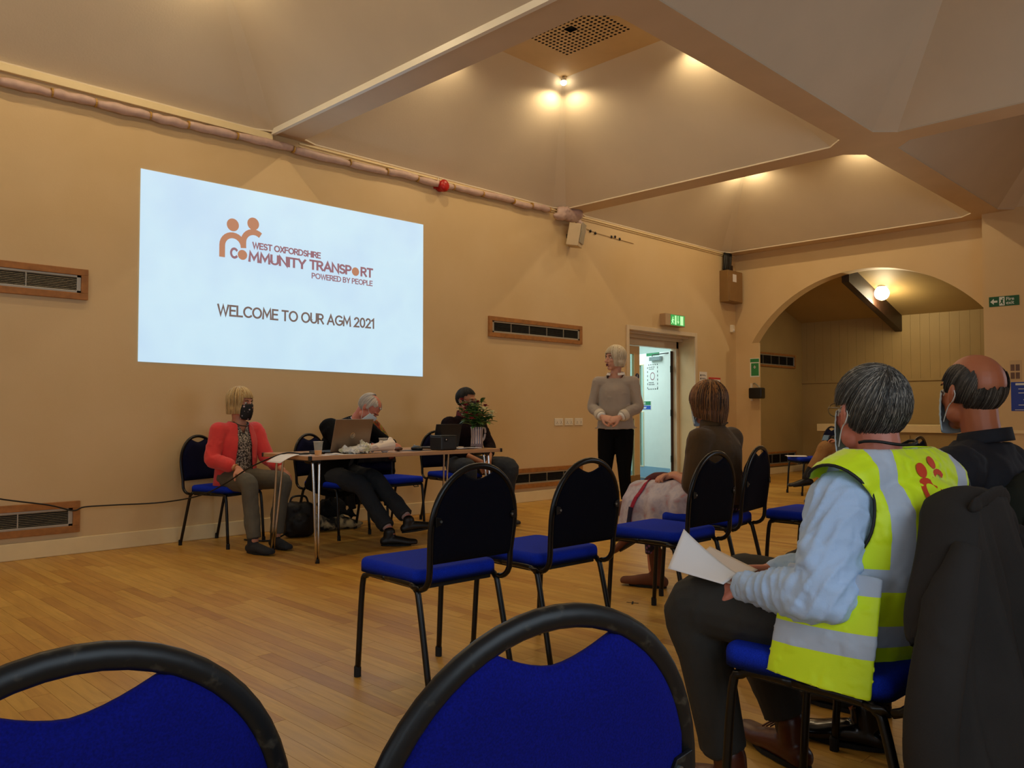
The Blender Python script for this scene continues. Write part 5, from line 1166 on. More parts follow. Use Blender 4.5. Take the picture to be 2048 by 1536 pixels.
hair(p, J['M'], hm('brown_hair', (('#1c0f08', 0), ('#3a2010', .25), ('#7a4a22', .55), ('#a8703a', .85), ('#c28f55', 1))), bobhem(.040, -.075, -.125, .6, 1.0), pole=(0, -.15, 1), r=(.102, .118, .112), hang=.0, curl=.14, n=1300, w=.0024, seed=6)
maskpart(p, J['M']); eyes(p, J['M'])

# ================= 6 man in the yellow vest
p = empty('person', 'seated grey haired man in a yellow high visibility vest and pale blue shirt', 'person', (2.125, .90, 0), 0)
J = J_sit(pelvis=(0, -.06, .57), waist=(.01, -.10, .69), chest=(.03, -.115, .81), neck=(.05, -.085, .94), shL=(-.125, -.05, .88), shR=(.195, -.165, .88), elL=(-.225, -.04, .645), elR=(.27, .02, .63), wrL=(-.180, .185, .615), wrR=(.06, .24, .62),
          handL=((.25, .9, -.05), (-.55, .1, .8), -1, .55), handR=((-.6, .75, 0), (.4, .1, .9), 1, .55), hipL=(-.09, -.04, .55), hipR=(.09, -.04, .55), knL=(-.145, .355, .535), knR=(.20, .42, .54), anL=(-.085, .30, .115), anR=(.27, .29, .115), toeL=(0, 1, 0), toeR=(.35, .75, 0),
          M=headM((.065, -.050, 1.075), math.radians(-35), math.radians(2), math.radians(0)))
body(p, J, SK2, .0048, bulk=1.05)
BSH_ = mat('pale_blue_oxford', '#b4cef0', .75, var=.06, nscale=6, bump=.3, bscale=240)
q = MB(); torso(q, J, dict(p=(.17, .135), w=(.17, .14), c=(.178, .135), s=(.145, .098), n=(.074, .070), hemdrop=.2)); sleeves(q, J, .076, .93, .084, .060, .040)
# gathered cloth at the elbow
q.ell(V(J['elL']) + V((.005, -.02, .0)), (.070, .075, .075)); q.ell(V(J['elL']) + V((.02, .08, -.018)), (.062, .085, .060))
me = fuse(q, .0055, 2); wrinkle(me, .030, 7.5, stretch=(1.2, 1, .9)); wrinkle(me, .007, 26)
folds(me, V(J['elL']) + V((0, -.01, .02)), (-.3, .75, .6), .011, 90, .10); folds(me, V(J['elL']) + V((.02, .13, -.01)), (.2, .95, -.2), .009, 100, .08, 1); folds(me, (V(J['shL']) + V(J['elL'])) / 2 + V((.02, -.03, 0)), (.3, .6, .8), .010, 65, .11, 2); folds(me, V(J['shL']) + V((-.03, .0, -.05)), (.2, .8, .35), .010, 85, .09)
link('shirt', me, BSH_, p, True)
collar(p, J, BSH_, r=.072, h=.050, gap=.8, name='shirt_collar')
wl = V(J['wrL']); wd = (V(J['elL']) - wl).normalized(); MB().loft([wl + wd * .0, wl + wd * .03, wl + wd * .055], [.036, .038, .040], seg=18, dome=False).build('shirt_cuff', BSH_, p, smooth=True)
# vest with reflective bands worked out on the garment itself
k = NT('hi_vis_yellow'); tc_ = k.new('ShaderNodeTexCoord'); sx = k.new('ShaderNodeSeparateXYZ'); k.link(tc_.outputs['Object'], sx.inputs[0]); X_, Y_, Z_ = sx.outputs
def between(v_, a, b): return k.math('MULTIPLY', k.math('GREATER_THAN', v_, a), k.math('LESS_THAN', v_, b))
h1 = between(Z_, .655, .708); h2 = between(Z_, .520, .572)
xs = k.math('SUBTRACT', k.math('ADD', k.math('MULTIPLY', k.math('SUBTRACT', X_, .035), .94), k.math('MULTIPLY', k.math('ADD', Y_, .11), -.34)), k.math('MULTIPLY', k.math('SUBTRACT', Z_, .70), .05))
ver = k.math('MAXIMUM', between(xs, -.150, -.098), between(xs, .135, .187)); ver = k.math('MULTIPLY', ver, k.math('GREATER_THAN', Z_, .70))
fac = k.math('MAXIMUM', k.math('MAXIMUM', h1, h2), ver, True)
ns = k.new('ShaderNodeTexNoise', Scale=7.0, Detail=4.0); k.link(tc_.outputs['Object'], ns.inputs['Vector'])
yel = k.ramp(ns.outputs[0], [(.3, (.66, .90, .0)), (.7, (.74, .96, .005))]); gry = k.ramp(ns.outputs[0], [(.3, (.40, .47, .58)), (.7, (.50, .58, .70))])
k.link(k.mix(fac, yel, gry), k.b.inputs['Base Color']); k.b.inputs['Roughness'].default_value = .55; k.b.inputs['Sheen Weight'].default_value = .2
n2 = k.new('ShaderNodeTexNoise', Scale=400.0); k.link(tc_.outputs['Object'], n2.inputs['Vector']); k.bump(n2.outputs[0], .15, .001)
q = MB(); prof = dict(p=(.205, .155), w=(.20, .155), c=(.208, .156), s=(.185, .118), n=(.092, .086), hemdrop=1.55, hem=(.235, .15)); torso(q, J, prof); q.loft([(-.195, -.06, .70), (-.235, -.055, .58), (-.268, -.045, .43)], [(.118, .022), (.125, .020), (.13, .016)], side=(0, 1, 0), seg=20, n=5, dome=False); q.loft([(.21, -.08, .70), (.225, -.08, .42)], [(.12, .02), (.125, .018)], side=(0, 1, 0), seg=20, dome=False)
ch, shL, shR = V(J['chest']), V(J['shL']), V(J['shR'])
for sh in (shL, shR): q.loft([ch + V((0, 0, .095)), (ch + V((0, 0, .095)) + sh) / 2 + V((0, 0, .018)), sh + V((0, 0, .012))], [.10, .092, .082], seg=16)
me = fuse(q, .0055, 3); wrinkle(me, .020, 6); wrinkle(me, .006, 22)
nk = V(J['neck']); AHL, AHR = (-.045, .83), (-.15, .83)
def armhole(c, cy, cz): return ((c.y - cy) / .098) ** 2 + ((c.z - cz) / .118) ** 2 < 1
hem(me, (0, 0, .445), (0, .06, -1)); cutmesh(me, lambda c:  ((c.x - nk.x) ** 2 + (c.y - nk.y - .01) ** 2 < .087 ** 2 and c.z > .9) or c.z > .985 or (c.x < -.085 and armhole(c, *AHL)) or (c.x > .16 and armhole(c, *AHR)) or (abs(c.x - .02) < .02 and c.y > 0))
cutmesh(me, lambda c: (c.x < -.215 or c.x > .285) and c.z > .72)
vest = link('safety_vest', me, k.m, p, True, solid=.004)
src = MB(); torso(src, J, prof); 
for sh in (shL, shR): src.loft([ch + V((0, 0, .095)), (ch + V((0, 0, .095)) + sh) / 2 + V((0, 0, .018)), sh + V((0, 0, .012))], [.10, .092, .082], seg=16)
full = fuse(src, .008, 3)
PIPE = mat('black_piping', '#0a0c0a', .6, var=0)
for nm, (cy_, cz_), sx_ in (('l', AHL, -1), ('r', AHR, 1)):
    ring = [(0, cy_ + .099 * math.cos(a * PI / 20), cz_ + .119 * math.sin(a * PI / 20)) for a in range(41)]
    P = project(full, ring, (-sx_, 0, 0), off=.003)
    q = MB().tube(P, .0042, seg=6); me2 = q.mesh('piping'); link('piping', me2, PIPE, vest, True)
ring = [(nk.x + .090 * math.cos(a * PI / 20), nk.y + .01 + .090 * math.sin(a * PI / 20), 0) for a in range(10, 51)]
P = project(full, [(a, b, 1.0) for a, b, _ in ring if b < nk.y + .03], (0, 0, -1), start=-.3, off=.003); link('piping', MB().tube(P, .0042, seg=6).mesh('piping'), PIPE, vest, True)
# emblem on the back
def emb(cx, cz, sc_):
    q = MB()
    def patch(pts, quads):
        P = project(full, [(cx + a * sc_ * .94 - .2, -.1 - a * sc_ * .34 - .34 * .0, cz + b * sc_) for a, b in pts], (.34, .94, 0), off=.004); q.add(P, quads)
    for (a, b, r) in ((-.022, .048, .013), (.018, .062, .011), (.010, -.035, .011)):
        n_ = 18; patch([(a, b)] + [(a + r * math.cos(t * 2 * PI / n_), b + r * 1.15 * math.sin(t * 2 * PI / n_)) for t in range(n_)], [(0, 1 + t, 1 + (t + 1) % n_) for t in range(n_)])
    def strip(path, w):
        Q = [V(t) for t in path]; pts = []
        for i, t in enumerate(Q):
            d = (Q[min(i + 1, len(Q) - 1)] - Q[max(i - 1, 0)]).normalized(); nn = V((-d.y, d.x)) * w / 2; pts += [t + nn, t - nn]
        patch([tuple(t) for t in pts], [(2 * i, 2 * i + 1, 2 * i + 3, 2 * i + 2) for i in range(len(Q) - 1)])
    strip([(-.045, -.05), (-.045, -.02)] + [(-.022 - .023 * math.cos(t * PI / 10), .0 + .028 * math.sin(t * PI / 10)) for t in range(9)] , .011)
    strip([(.006, -.012), (.006, .012)] + [(.026 - .020 * math.cos(t * PI / 10), .018 + .026 * math.sin(t * PI / 10)) for t in range(9)], .011)
    return q
me2 = emb(.252, .878, 1.2).mesh('emblem'); link('emblem', me2, mat('emblem_red', '#d2401e', .6, var=.05), vest, False, solid=.001)
CH6 = mat('charcoal_wool', '#2c2b28', .9, var=.12, bump=.25, bscale=260)
trousers(p, J, CH6, r=(.108, .098, .085, .076, .066), low=.93, amp=.014, voxel=.006, pelvis=(.18, .135))
BRN = mat('brown_leather', '#4e2214', .35, var=.2, bump=.15, bscale=60)
o = shoe(p, J['anL'], J['toeL'], BRN, h=.112, w=.050, L=.30); o = shoe(p, J['anR'], J['toeR'], BRN, h=.112, w=.050, L=.30)
q = MB(); a_ = V(J['anR']); 
for i in range(3): q.tube([a_ + V((.02 + .022 * i - .03, .055 + .025 * i, -.018 - .012 * i)), a_ + V((.04 + .02 * i, .045 + .025 * i, -.012 - .012 * i)), a_ + V((.07 + .02 * i, .04 + .02 * i, -.022 - .012 * i))], .003, seg=5, n=3)
q.build('shoe_lace', mat('lace_brown', '#5a2c18', .7, var=0), p)
MB().loft([a_ - V((0, 0, .01)), a_ + V((-.01, .01, .10))], [.040, .045], seg=14).build('sock', BLKM, p, smooth=True)
def sh6(az):
    a = abs(az)
    return .075 if a < .75 else (.075 - (a - .75) * .16 if a < 1.2 else (.020 if a < 1.70 else (-.035 - (a - 1.62) * .045 if a < 2.2 else -.075)))
hair(p, J['M'], hm('grey_hair', (('#1c1a18', 0), ('#3a3733', .3), ('#5e5a53', .65), ('#8a847a', .9), ('#b0a89a', 1))), sh6, pole=(.05, -.50, .87), r=(.0800, .1015, .0945), n=5200, w=.0013, jitter=.008, seed=7)
maskpart(p, J['M']); eyes(p, J['M']); glasses(p, J['M'])

# ================= 7 bald man at the right edge
p = empty('person', 'bald crowned man in a dark navy shirt and mask at the right edge', 'person', (2.80, .89, 0), 0)
J = J_sit(pelvis=(0, -.06, .57), waist=(.0, -.10, .71), chest=(.0, -.13, .85), neck=(.0, -.14, .995), shL=(-.195, -.12, .925), shR=(.195, -.15, .925), elL=(-.26, -.02, .67), elR=(.26, -.03, .67), wrL=(-.12, .22, .62), wrR=(.12, .22, .62),
          handL=((.3, .9, -.1), (0, .2, 1), -1, .4), handR=((-.3, .9, -.1), (0, .2, 1), 1, .4), knL=(-.14, .38, .535), knR=(.14, .40, .535), anL=(-.13, .19, .12), anR=(.16, .36, .10), toeL=(-.25, 1, 0), M=headM((.005, -.115, 1.135), math.radians(-35), math.radians(4)))
body(p, J, skin('skin_sunned', '#b9704c', .2), .005, bulk=1.12)
NVS = mat('navy_black_shirt', '#12151f', .85, var=.2, nscale=5, bump=.3, bscale=240)
q = MB(); torso(q, J, dict(p=(.19, .15), w=(.19, .15), c=(.205, .15), s=(.18, .11), n=(.082, .078), hemdrop=.3)); sleeves(q, J, .068, .92, .086, .056)
me = fuse(q, .006, 3); wrinkle(me, .022, 7); link('shirt', me, NVS, p, True); collar(p, J, NVS, r=.070, h=.040, gap=.8)
trousers(p, J, mat('dark_trousers', '#14151a', .85, var=.1), r=(.10, .09, .08, .07, .062))
for s in 'LR': shoe(p, J['an' + s], J['toe' + s], mat('polished_black', '#0c0c10', .18, var=.1), h=.118 if s == 'L' else .098, w=.05, L=.30)
def sh7(az):
    a = abs(az); return .035 if a < 1.1 else (.0 if a < 1.6 else (-.03 if a < 2.1 else -.062))
hair(p, J['M'], hm('dark_grey_fringe', (('#16120f', 0), ('#332d28', .5), ('#5a534a', .9), ('#7e776c', 1))), sh7, pole=(0, -.45, .9), r=(.0785, .0995, .0920), n=9000, w=.0014, jitter=.003, seed=8, start=.25,
     bald=lambda q_: q_.z > .055 + .02 * max(0, -q_.y / .1) - (.055 if q_.y < -.03 and abs(q_.x) < .055 else 0) + (.035 if abs(q_.x) > .062 else 0) or (q_.z > .06 and q_.y > .0 and abs(q_.x) < .06), shell=False)
maskpart(p, J['M']); eyes(p, J['M'])

# ================= 8 far person, mostly hidden
p = empty('person', 'far seated person in tan trousers, legs crossed, mostly hidden behind the man in yellow', 'person', (9.75, 3.90, 0), math.radians(55))
J = J_sit(knR=(-.02, .46, .66), anR=(.02, .70, .30), toeR=(0, .9, -.1), knL=(.0, .40, .52), anL=(.0, .50, .10), elL=(-.22, .10, .76), wrL=(-.08, .34, .72), elR=(.22, .10, .76), wrR=(.06, .34, .73), handL=((.3, .9, .3), (0, -.3, 1), -1, .7), handR=((-.3, .9, .3), (0, -.3, 1), 1, .7))
body(p, J, SK1, .007)
TAN = mat('tan_chinos', '#9a7040', .85, var=.1, bump=.2, bscale=200)
trousers(p, J, TAN, r=(.10, .095, .08, .07, .06), low=.72, amp=.02)
q = MB(); torso(q, J, dict(p=(.17, .14), w=(.165, .13), c=(.175, .13), s=(.145, .09), n=(.07, .07))); sleeves(q, J, .06, .9, .07); me = fuse(q, .009, 3); wrinkle(me, .02, 8); link('jacket', me, mat('black_jacket', '#101013', .8, var=.1), p, True)
for s in 'LR':
    a = V(J['an' + s]); kk = V(J['kn' + s]); MB().loft([a, a + (kk - a) * .3], [.042, .05], seg=12).build('sock', mat('dark_sock', '#1c1a18', .9, var=.1), p, smooth=True)
shoe(p, J['anR'], J['toeR'], BSH, h=.09, L=.29); shoe(p, J['anL'], J['toeL'], BRN, h=.10, L=.29)
hair(p, J['M'], MATS['brown_hair'], ring_hem(.07), pole=(0, -.3, 1), n=300, w=.003, seed=9)
MB().rbox((.0, .44, .76), (.13, .03, .075), .006, (.4, 0, 0)).build('camera', BLKM, p)
# ---------------------------------------------------------------- coats over chair backs
def coat(label, cx, cy, rz, m, seed, half=.30, low=.06, top_extra=.02, cm=None, patch=None, cat='jacket'):
    e = empty('draped_jacket', label, cat, (cx, cy, 0), rz); R = random.Random(seed); ph = R.random() * 6
    def f(u, w):
        s_ = -1 + 2 * u; hw = .205
        # w: 0 low on the seat side .. .22 over the top .. 1 down at the back
        if w < .20: t = w / .20; z = .60 + t * (.885 - .60 - .30 * abs(s_) ** 2.6); y = backy(.75) + .055 - .01 * t; x = s_ * (hw + .048)
        elif w < .30:
            t = (w - .20) / .10; z = .885 - .30 * abs(s_) ** 2.6 + .020 * math.sin(t * PI); y = backy(.8) + .045 - .105 * t; x = s_ * (hw + .048)
        else:
            t = (w - .30) / .70; zt_ = .885 - .30 * abs(s_) ** 2.6; z = zt_ + (low - zt_) * t; x = s_ * (hw + .048 + (half - hw - .028) * min(1, t * 1.5)); y = backy(.8) - .065 - .055 * math.sin(min(1, t * 1.2) * PI * .5) - .03 * t
        ym = backy(z if z > .5 else .5) - .01; ee = abs(s_) ** 7 * (1 - min(1, max(0, w - .45) * 3)); y = y * (1 - ee) + ym * ee
        k_ = max(0, w - .28) * 1.3
        wv = .35 * noise.noise(V((s_ * 1.5, w * 2.5, seed + 2))); fo = (.060 * (1 - abs(math.sin(s_ * 5.2 + ph + 1.4 * w + wv * 3))) ** 1.4 + .030 * (1 - abs(math.sin(s_ * 11 + ph * 2 - w * 2.2 + wv * 4))) ** 1.5 - .03) * min(1, k_ * 2.2) + .03 * noise.noise(V((s_ * 2.2, w * 4, seed)))
        y -= fo; x += .012 * math.sin(w * 12 + ph) * k_; z += .010 * noise.noise(V((s_ * 5, w * 3, seed + 5)))
        return (x, y, max(z, .02))
    me = MB().grid(f, 70, 80).mesh('jacket_body'); link('jacket_body', me, m, e, True, solid=.010)
    for s in (-1, 1):
        q = MB(); x0 = s * (half - .03); q.loft([(s * .17, backy(.8) - .06, .80), (s * .235, backy(.7) - .055, .66), (x0, -.33, .46), (x0 + s * .005, -.335, .28), (x0 - s * .01, -.32, .17)], [.030, (.040, .052), (.036, .056), (.034, .052), (.030, .046)], seg=14, n=5, dome=False)
        me = fuse(q, .009, 2); wrinkle(me, .016, 7, stretch=(1, 1, 1.0)); link('sleeve', me, m, e, True)
    q = MB(); q.loft([(-.11, backy(.85) - .045, .872), (-.03, backy(.85) - .055, .892), (.05, backy(.85) - .055, .888), (.12, backy(.85) - .045, .862)], [(.007, .024)] * 4, side=(0, 1, .3), seg=10, n=4); me = fuse(q, .006, 2); wrinkle(me, .008, 20); link('jacket_collar', me, cm or m, e, True)
    return e
JB = mat('charcoal_jacket', '#2b2826', .9, spec=.25, var=.15, nscale=5, bump=.3, bscale=260); JK = mat('black_green_coat', '#23261f', .9, spec=.25, var=.25, nscale=4, bump=.3, bscale=200)
coat('charcoal grey jacket draped over the chair back of the man in the yellow vest', 2.07, .88, -.04, JB, 3, half=.355)
e = coat('blackish coat over the chair of the bald man at the right edge', 2.78, .90, -.03, JK, 8, half=.29, cm=mat('grey_blue_lining', '#7f8d98', .8, var=.1))
# dark coat on the empty chair behind the table, and a patterned bag on its back
coat('dark coat hanging off the empty chair behind the table down to the floor', 4.50, 6.06, PI + .02, mat('ink_coat', '#0a0a0e', .9, var=.2, nscale=6), 12, half=.24, low=.20, cat='coat')
e = empty('patterned_scarf', 'green and red patterned scarf heaped over the coat behind the table', 'scarf', (4.42, 6.30, 0)); k = NT('scarf_print'); v = k.tc('Object'); n = k.new('ShaderNodeTexNoise', Scale=9.0, Detail=2.0, Distortion=1.5); k.link(v, n.inputs['Vector'])
k.link(k.ramp(n.outputs[0], [(.35, srgb('#3e4a1a')), (.45, srgb('#a08a3a')), (.52, srgb('#a8481c')), (.62, srgb('#5a1a14')), (.7, srgb('#6a6a2a'))]), k.b.inputs['Base Color']); k.b.inputs['Roughness'].default_value = .8
q = MB().loft([(-.20, -.05, .80), (-.16, -.02, .93), (-.04, .0, .985), (.08, .01, .93), (.18, .0, .80), (.24, .0, .66)], [(.05, .05), (.06, .06), (.055, .06), (.05, .06), (.05, .055), (.04, .04)], side=(0, 1, 0), seg=14).loft([(-.05, -.03, .93), (.0, -.06, .82), (.03, -.07, .72)], [.05, .045, .03], seg=12)
me = fuse(q, .010, 2); wrinkle(me, .05, 11); link('cloth', me, k.m, e, True)

# ---------------------------------------------------------------- things on the table (table top at .76)
ct, st_ = math.cos(-.03), math.sin(-.03)
def T(x, y): return (3.04 + ct * x - st_ * y, 5.05 + st_ * x + ct * y, .76)
SIL = mat('laptop_silver_brown', '#8d7b68', .35, .6, var=.03); DKP = mat('dark_plastic', '#121316', .4, var=.05)
lt = empty('laptop', 'open silver laptop with a round badge, its lid back to the camera', 'laptop', T(.43, .30), PI + .12)
MB().rbox((0, -.02, .009), (.37, .25, .018), .005).build('base', DKP, lt)
MB().b2((-.16, -.09, .0181), (.16, .03, .0195)).build('keyboard', BLKM, lt)
ld = MB().rbox((0, 0, .125), (.37, .008, .25), .0035, M=Matrix.Translation((0, .105, .016)) @ Matrix.Rotation(math.radians(-14), 4, 'X')).build('lid', SIL, lt)
Ml = Matrix.Translation((0, .105, .016)) @ Matrix.Rotation(math.radians(-14), 4, 'X')
MB().b2((-.165, -.0048, .012), (.165, -.004, .235)).build('screen', BLKM, ld); ld.children[-1].data.transform(Ml)
bd = MB(); bd.add([(r * math.cos(t * PI / 14), .0046, .125 + r * math.sin(t * PI / 14)) for r in (.018, .021) for t in range(28)], [(t, (t + 1) % 28, 28 + (t + 1) % 28, 28 + t) for t in range(28)])
for xx, a_, b_ in ((.009, .112, .148), (.003, .112, .130), (-.003, .102, .138), (-.010, .118, .138)): bd.box((xx, .0046, (a_ + b_) / 2), (.0022, .0008, b_ - a_), (0, -.25, 0))
me = bd.mesh('badge'); me.transform(Ml); link('badge', me, mat('chrome_badge', '#d8d2c8', .15, 1, var=0), ld)
l2 = empty('black_laptop', 'open black laptop with its lid up in front of the dark haired man', 'laptop', T(1.42, .34), PI - .05)
MB().rbox((0, -.01, .009), (.27, .20, .018), .004).build('base', DKP, l2); MB().rbox((0, 0, .10), (.27, .008, .20), .003, M=Matrix.Translation((0, .09, .016)) @ Matrix.Rotation(math.radians(-14), 4, 'X')).build('lid', DKP, l2)
pj_ = empty('projector', 'small black projector box with a lens at the front edge of the table', 'projector', T(1.29, .12), .0)
MB().rbox((0, 0, .058), (.17, .15, .115), .012).build('case', mat('projector_case', '#1d2124', .4, var=.05), pj_); MB().rbox((0, 0, .118), (.166, .146, .006), .003).build('top', mat('projector_top', '#3a3f42', .35, var=.05), pj_)
MB().lathe([(.017, 0), (.017, .004), (.012, .004), (.012, .001)], 18, Matrix.Translation((-.035, -.075, .085)) @ Matrix.Rotation(PI / 2, 4, 'X')).build('lens', BLKM, pj_); MB().ell((-.035, -.079, .087), (.005, .002, .005)).build('lens_glint', mat('lens_white', '#e8e4de', .3, var=0), pj_)
# striped jug of flowers
jg = empty('flower_jug', 'white jug with blue stripes and a checked foot at the right end of the table', 'jug', T(1.74, .22)); k = NT('striped_glaze'); tc_ = k.new('ShaderNodeTexCoord'); sx = k.new('ShaderNodeSeparateXYZ'); k.link(tc_.outputs['Object'], sx.inputs[0])
ang = k.math('ARCTAN2', sx.outputs[1], sx.outputs[0]); s1 = k.math('GREATER_THAN', k.math('SINE', k.math('MULTIPLY', ang, 16.0)), .45); foot_ = k.math('LESS_THAN', sx.outputs[2], .038)
chk = k.math('GREATER_THAN', k.math('MULTIPLY', k.math('SINE', k.math('MULTIPLY', ang, 20.0)), k.math('SINE', k.math('MULTIPLY', sx.outputs[2], 420.0))), -.1)
fc = k.math('ADD', k.math('MULTIPLY', s1, k.math('SUBTRACT', 1.0, foot_)), k.math('MULTIPLY', chk, foot_), True)
k.link(k.mix(fc, srgb('#d6bcae'), srgb('#2a2a50')), k.b.inputs['Base Color']); k.b.inputs['Roughness'].default_value = .2
MB().lathe([(.052, 0), (.055, .01), (.054, .04), (.050, .10), (.052, .15), (.057, .182), (.053, .182), (.046, .15), (.044, .05), (.044, .02)], 32).build('jug_body', k.m, jg, smooth=True)
MB().loft([(.050, 0, .165), (.085, 0, .175), (.100, 0, .14), (.085, 0, .08), (.052, 0, .045)], [(.006, .011)] * 5, side=(0, 0, 1), seg=10, n=5).build('handle', mat('jug_white', '#cdb6aa', .25, var=.02), jg, smooth=True)
fl_ = empty('bouquet', 'bunch of dark red and cream flowers with glossy leaves standing in the striped jug', 'flowers', (jg.location.x, jg.location.y, .76)); R = random.Random(11)
LF = mat('leaf_green', '#3a5f26', .45, var=.35, nscale=20); LF2 = mat('leaf_light', '#6a8a3c', .45, var=.3, nscale=20); STM = mat('stem_green', '#3c5a26', .5, var=.1); RDF = mat('petal_dark_red', '#8a1420', .6, var=.3, nscale=40); CRF = mat('petal_cream', '#e6e0b0', .6, var=.15, nscale=40)
def leaf(m, p, d, L, W, up=V((0, 0, 1))):
    d = V(d).normalized(); s_ = d.cross(up).normalized(); n_ = s_.cross(d); vs = []
    for i in range(6):
        f = i / 5; w = W * math.sin(PI * min(1, f * .93 + .05)) ** .8; c = V(p) + d * L * f - V((0, 0, 1)) * L * .35 * f * f; vs += [c - s_ * w + n_ * w * .3, c, c + s_ * w + n_ * w * .3]
    m.add(vs, [(i * 3 + a, i * 3 + a + 1, i * 3 + 4 + a, i * 3 + 3 + a) for i in range(5) for a in range(2)])
heads = []
for i in range(24):
    a = R.uniform(0, 2 * PI); sp_ = R.uniform(.03, .21); h = R.uniform(.30, .47); tip = V((math.cos(a) * sp_ + (.02 if i % 3 else -.03), math.sin(a) * sp_ * .6, h - sp_ * .35)); base_ = V((math.cos(a) * .02, math.sin(a) * .02, .05)); mid = (base_ + tip) / 2 + V((-tip.x * .25, 0, .03))
    st = MB().tube([base_, V((base_.x * 1.2, base_.y * 1.2, .17)), mid, tip], .0026, seg=5, n=4).build('stem', STM, fl_, smooth=True); heads.append((tip, i))
    for j in range(7):
        f = .42 + .08 * j; c = mid.lerp(tip, (f - .4) * 1.5); b_ = R.uniform(0, 2 * PI); m_ = MB(); leaf(m_, c, (math.cos(b_), math.sin(b_) * .8, R.uniform(.1, .9)), R.uniform(.07, .13), R.uniform(.014, .024)); m_.build('leaf', LF if R.random() < .7 else LF2, fl_, smooth=True, solid=.0008)
for tip, i in heads:
    if i % 4 == 3: continue
    red = i % 2 == 0; m_ = MB(); nP = 9
    for j in range(nP * 2):
        b_ = 2 * PI * j / nP + (.3 if j >= nP else 0); el = .5 if j < nP else 1.0; leaf(m_, tip, (math.cos(b_) * math.cos(el), math.sin(b_) * math.cos(el), math.sin(el)), .042 if red else .058, .014 if red else .010)
    m_.build('flower', RDF if red else CRF, fl_, smooth=True, solid=.0008)
for a, L in ((-2.6, .20), (2.9, .17), (-.2, .12), (-2.2, .15)):
    m_ = MB(); leaf(m_, (math.cos(a) * .03, -.02, .22), (math.cos(a), -.3, .75), L, .013); m_.build('leaf', LF2, fl_, smooth=True, solid=.0008)
# cups
CUPM = mat('clear_cup', '#dfe2dd', .1, var=0, trans=.0, alpha=.16); JU = mat('orange_juice', '#ffae10', .3, var=.03)
def cup(label, loc, juice=False, h=.10):
    e = empty('plastic_cup', label, 'cup', loc); MB().lathe([(.024, 0), (.034, h), (.036, h), (.036, h - .003), (.0335, h - .003), (.0235, .002)], 24, cap=False).build('wall', CUPM, e, smooth=True); MB().lathe([(.024, 0), (.024, .002)], 24).build('cup_base', CUPM, e)
    MB().tube([(.035 * math.cos(t * PI / 10), .035 * math.sin(t * PI / 10), h) for t in range(21)], .0016, seg=6).build('rim', mat('cup_rim', '#d8cfc4', .3, var=0), e)
    if juice: MB().lathe([(.0225, .002), (.027, .034)], 24).build('juice', JU, e)
cup('clear plastic cup with orange juice on the left end of the table', T(.135, .12), True, .098)
cup('empty clear plastic cup on the table behind the white bag', T(.86, .36))
cup('clear plastic cup standing on the floor beyond the woman in brown boots', (4.45, 2.45, 0))
# papers
def sheet(name, label, pts_fn, m=PAPER, cat='paper', loc=(0, 0, 0), rz=0, nu=12, nv=8, solid=.0012):
    e = empty(name, label, cat, loc, rz); link('sheet', MB().grid(pts_fn, nu, nv).mesh('sheet'), m, e, True, solid=solid); return e
tx, ty, tz = T(0, 0)
sheet('paper_sheet', 'white paper curling off the left end of the table', lambda u, w: (-.14 + .27 * u, w * .20, .003 - (.055 * max(0, .52 - u) ** 1.3 * 2.2 if u < .52 else 0) + .004 * math.sin(u * 6)), loc=(tx, ty + .16, tz + .001))
sheet('paper_sheet', 'small folded white napkin beside the juice cup', lambda u, w: (.10 * u, .09 * w, .006 + .003 * math.sin(u * 5 + w * 3)), loc=T(.20, .03), rz=.1, solid=.006)
sheet('paper_sheet', 'white paper lying flat at the front edge of the table', lambda u, w: (.30 * u, .10 * w, .001 + .001 * math.sin(u * 5)), loc=T(.13, .012), rz=.02)
sheet('paper_sheet', 'white paper under the writing hands of the bowed man', lambda u, w: (.21 * u, .25 * w, .001 + .002 * math.sin(u * 3)), loc=T(.70, .42), rz=.2)
sheet('paper_sheet', 'white papers and pen in front of the striped jug', lambda u, w: (.26 * u, .18 * w, .008 + .003 * math.sin(u * 4)), loc=T(1.42, .08), solid=.006)
MB_ = MB().tube([(0, 0, .008), (.14, .015, .008)], .0045, seg=8); o = MB_.build('pen', BLKM, None); o.location = (T(1.46, .06)[0], T(1.46, .06)[1], .772); tag(o, 'dark pen lying on the papers near the striped jug', 'pen')
# microphone-like dark wand and its cord at the left end
mw = empty('black_adapter', 'long thin black cable plug lying at the left end of the table', 'adapter', T(.03, .20), .15); MB().loft([(0, 0, .009), (.05, 0, .010), (.09, 0, .008)], [.006, .008, .008], side=(0, 1, 0), seg=10).loft([(.10, 0, .009), (.22, 0, .009)], [.008, .008], side=(0, 1, 0), seg=10).build('plug', DKP, mw, smooth=True)
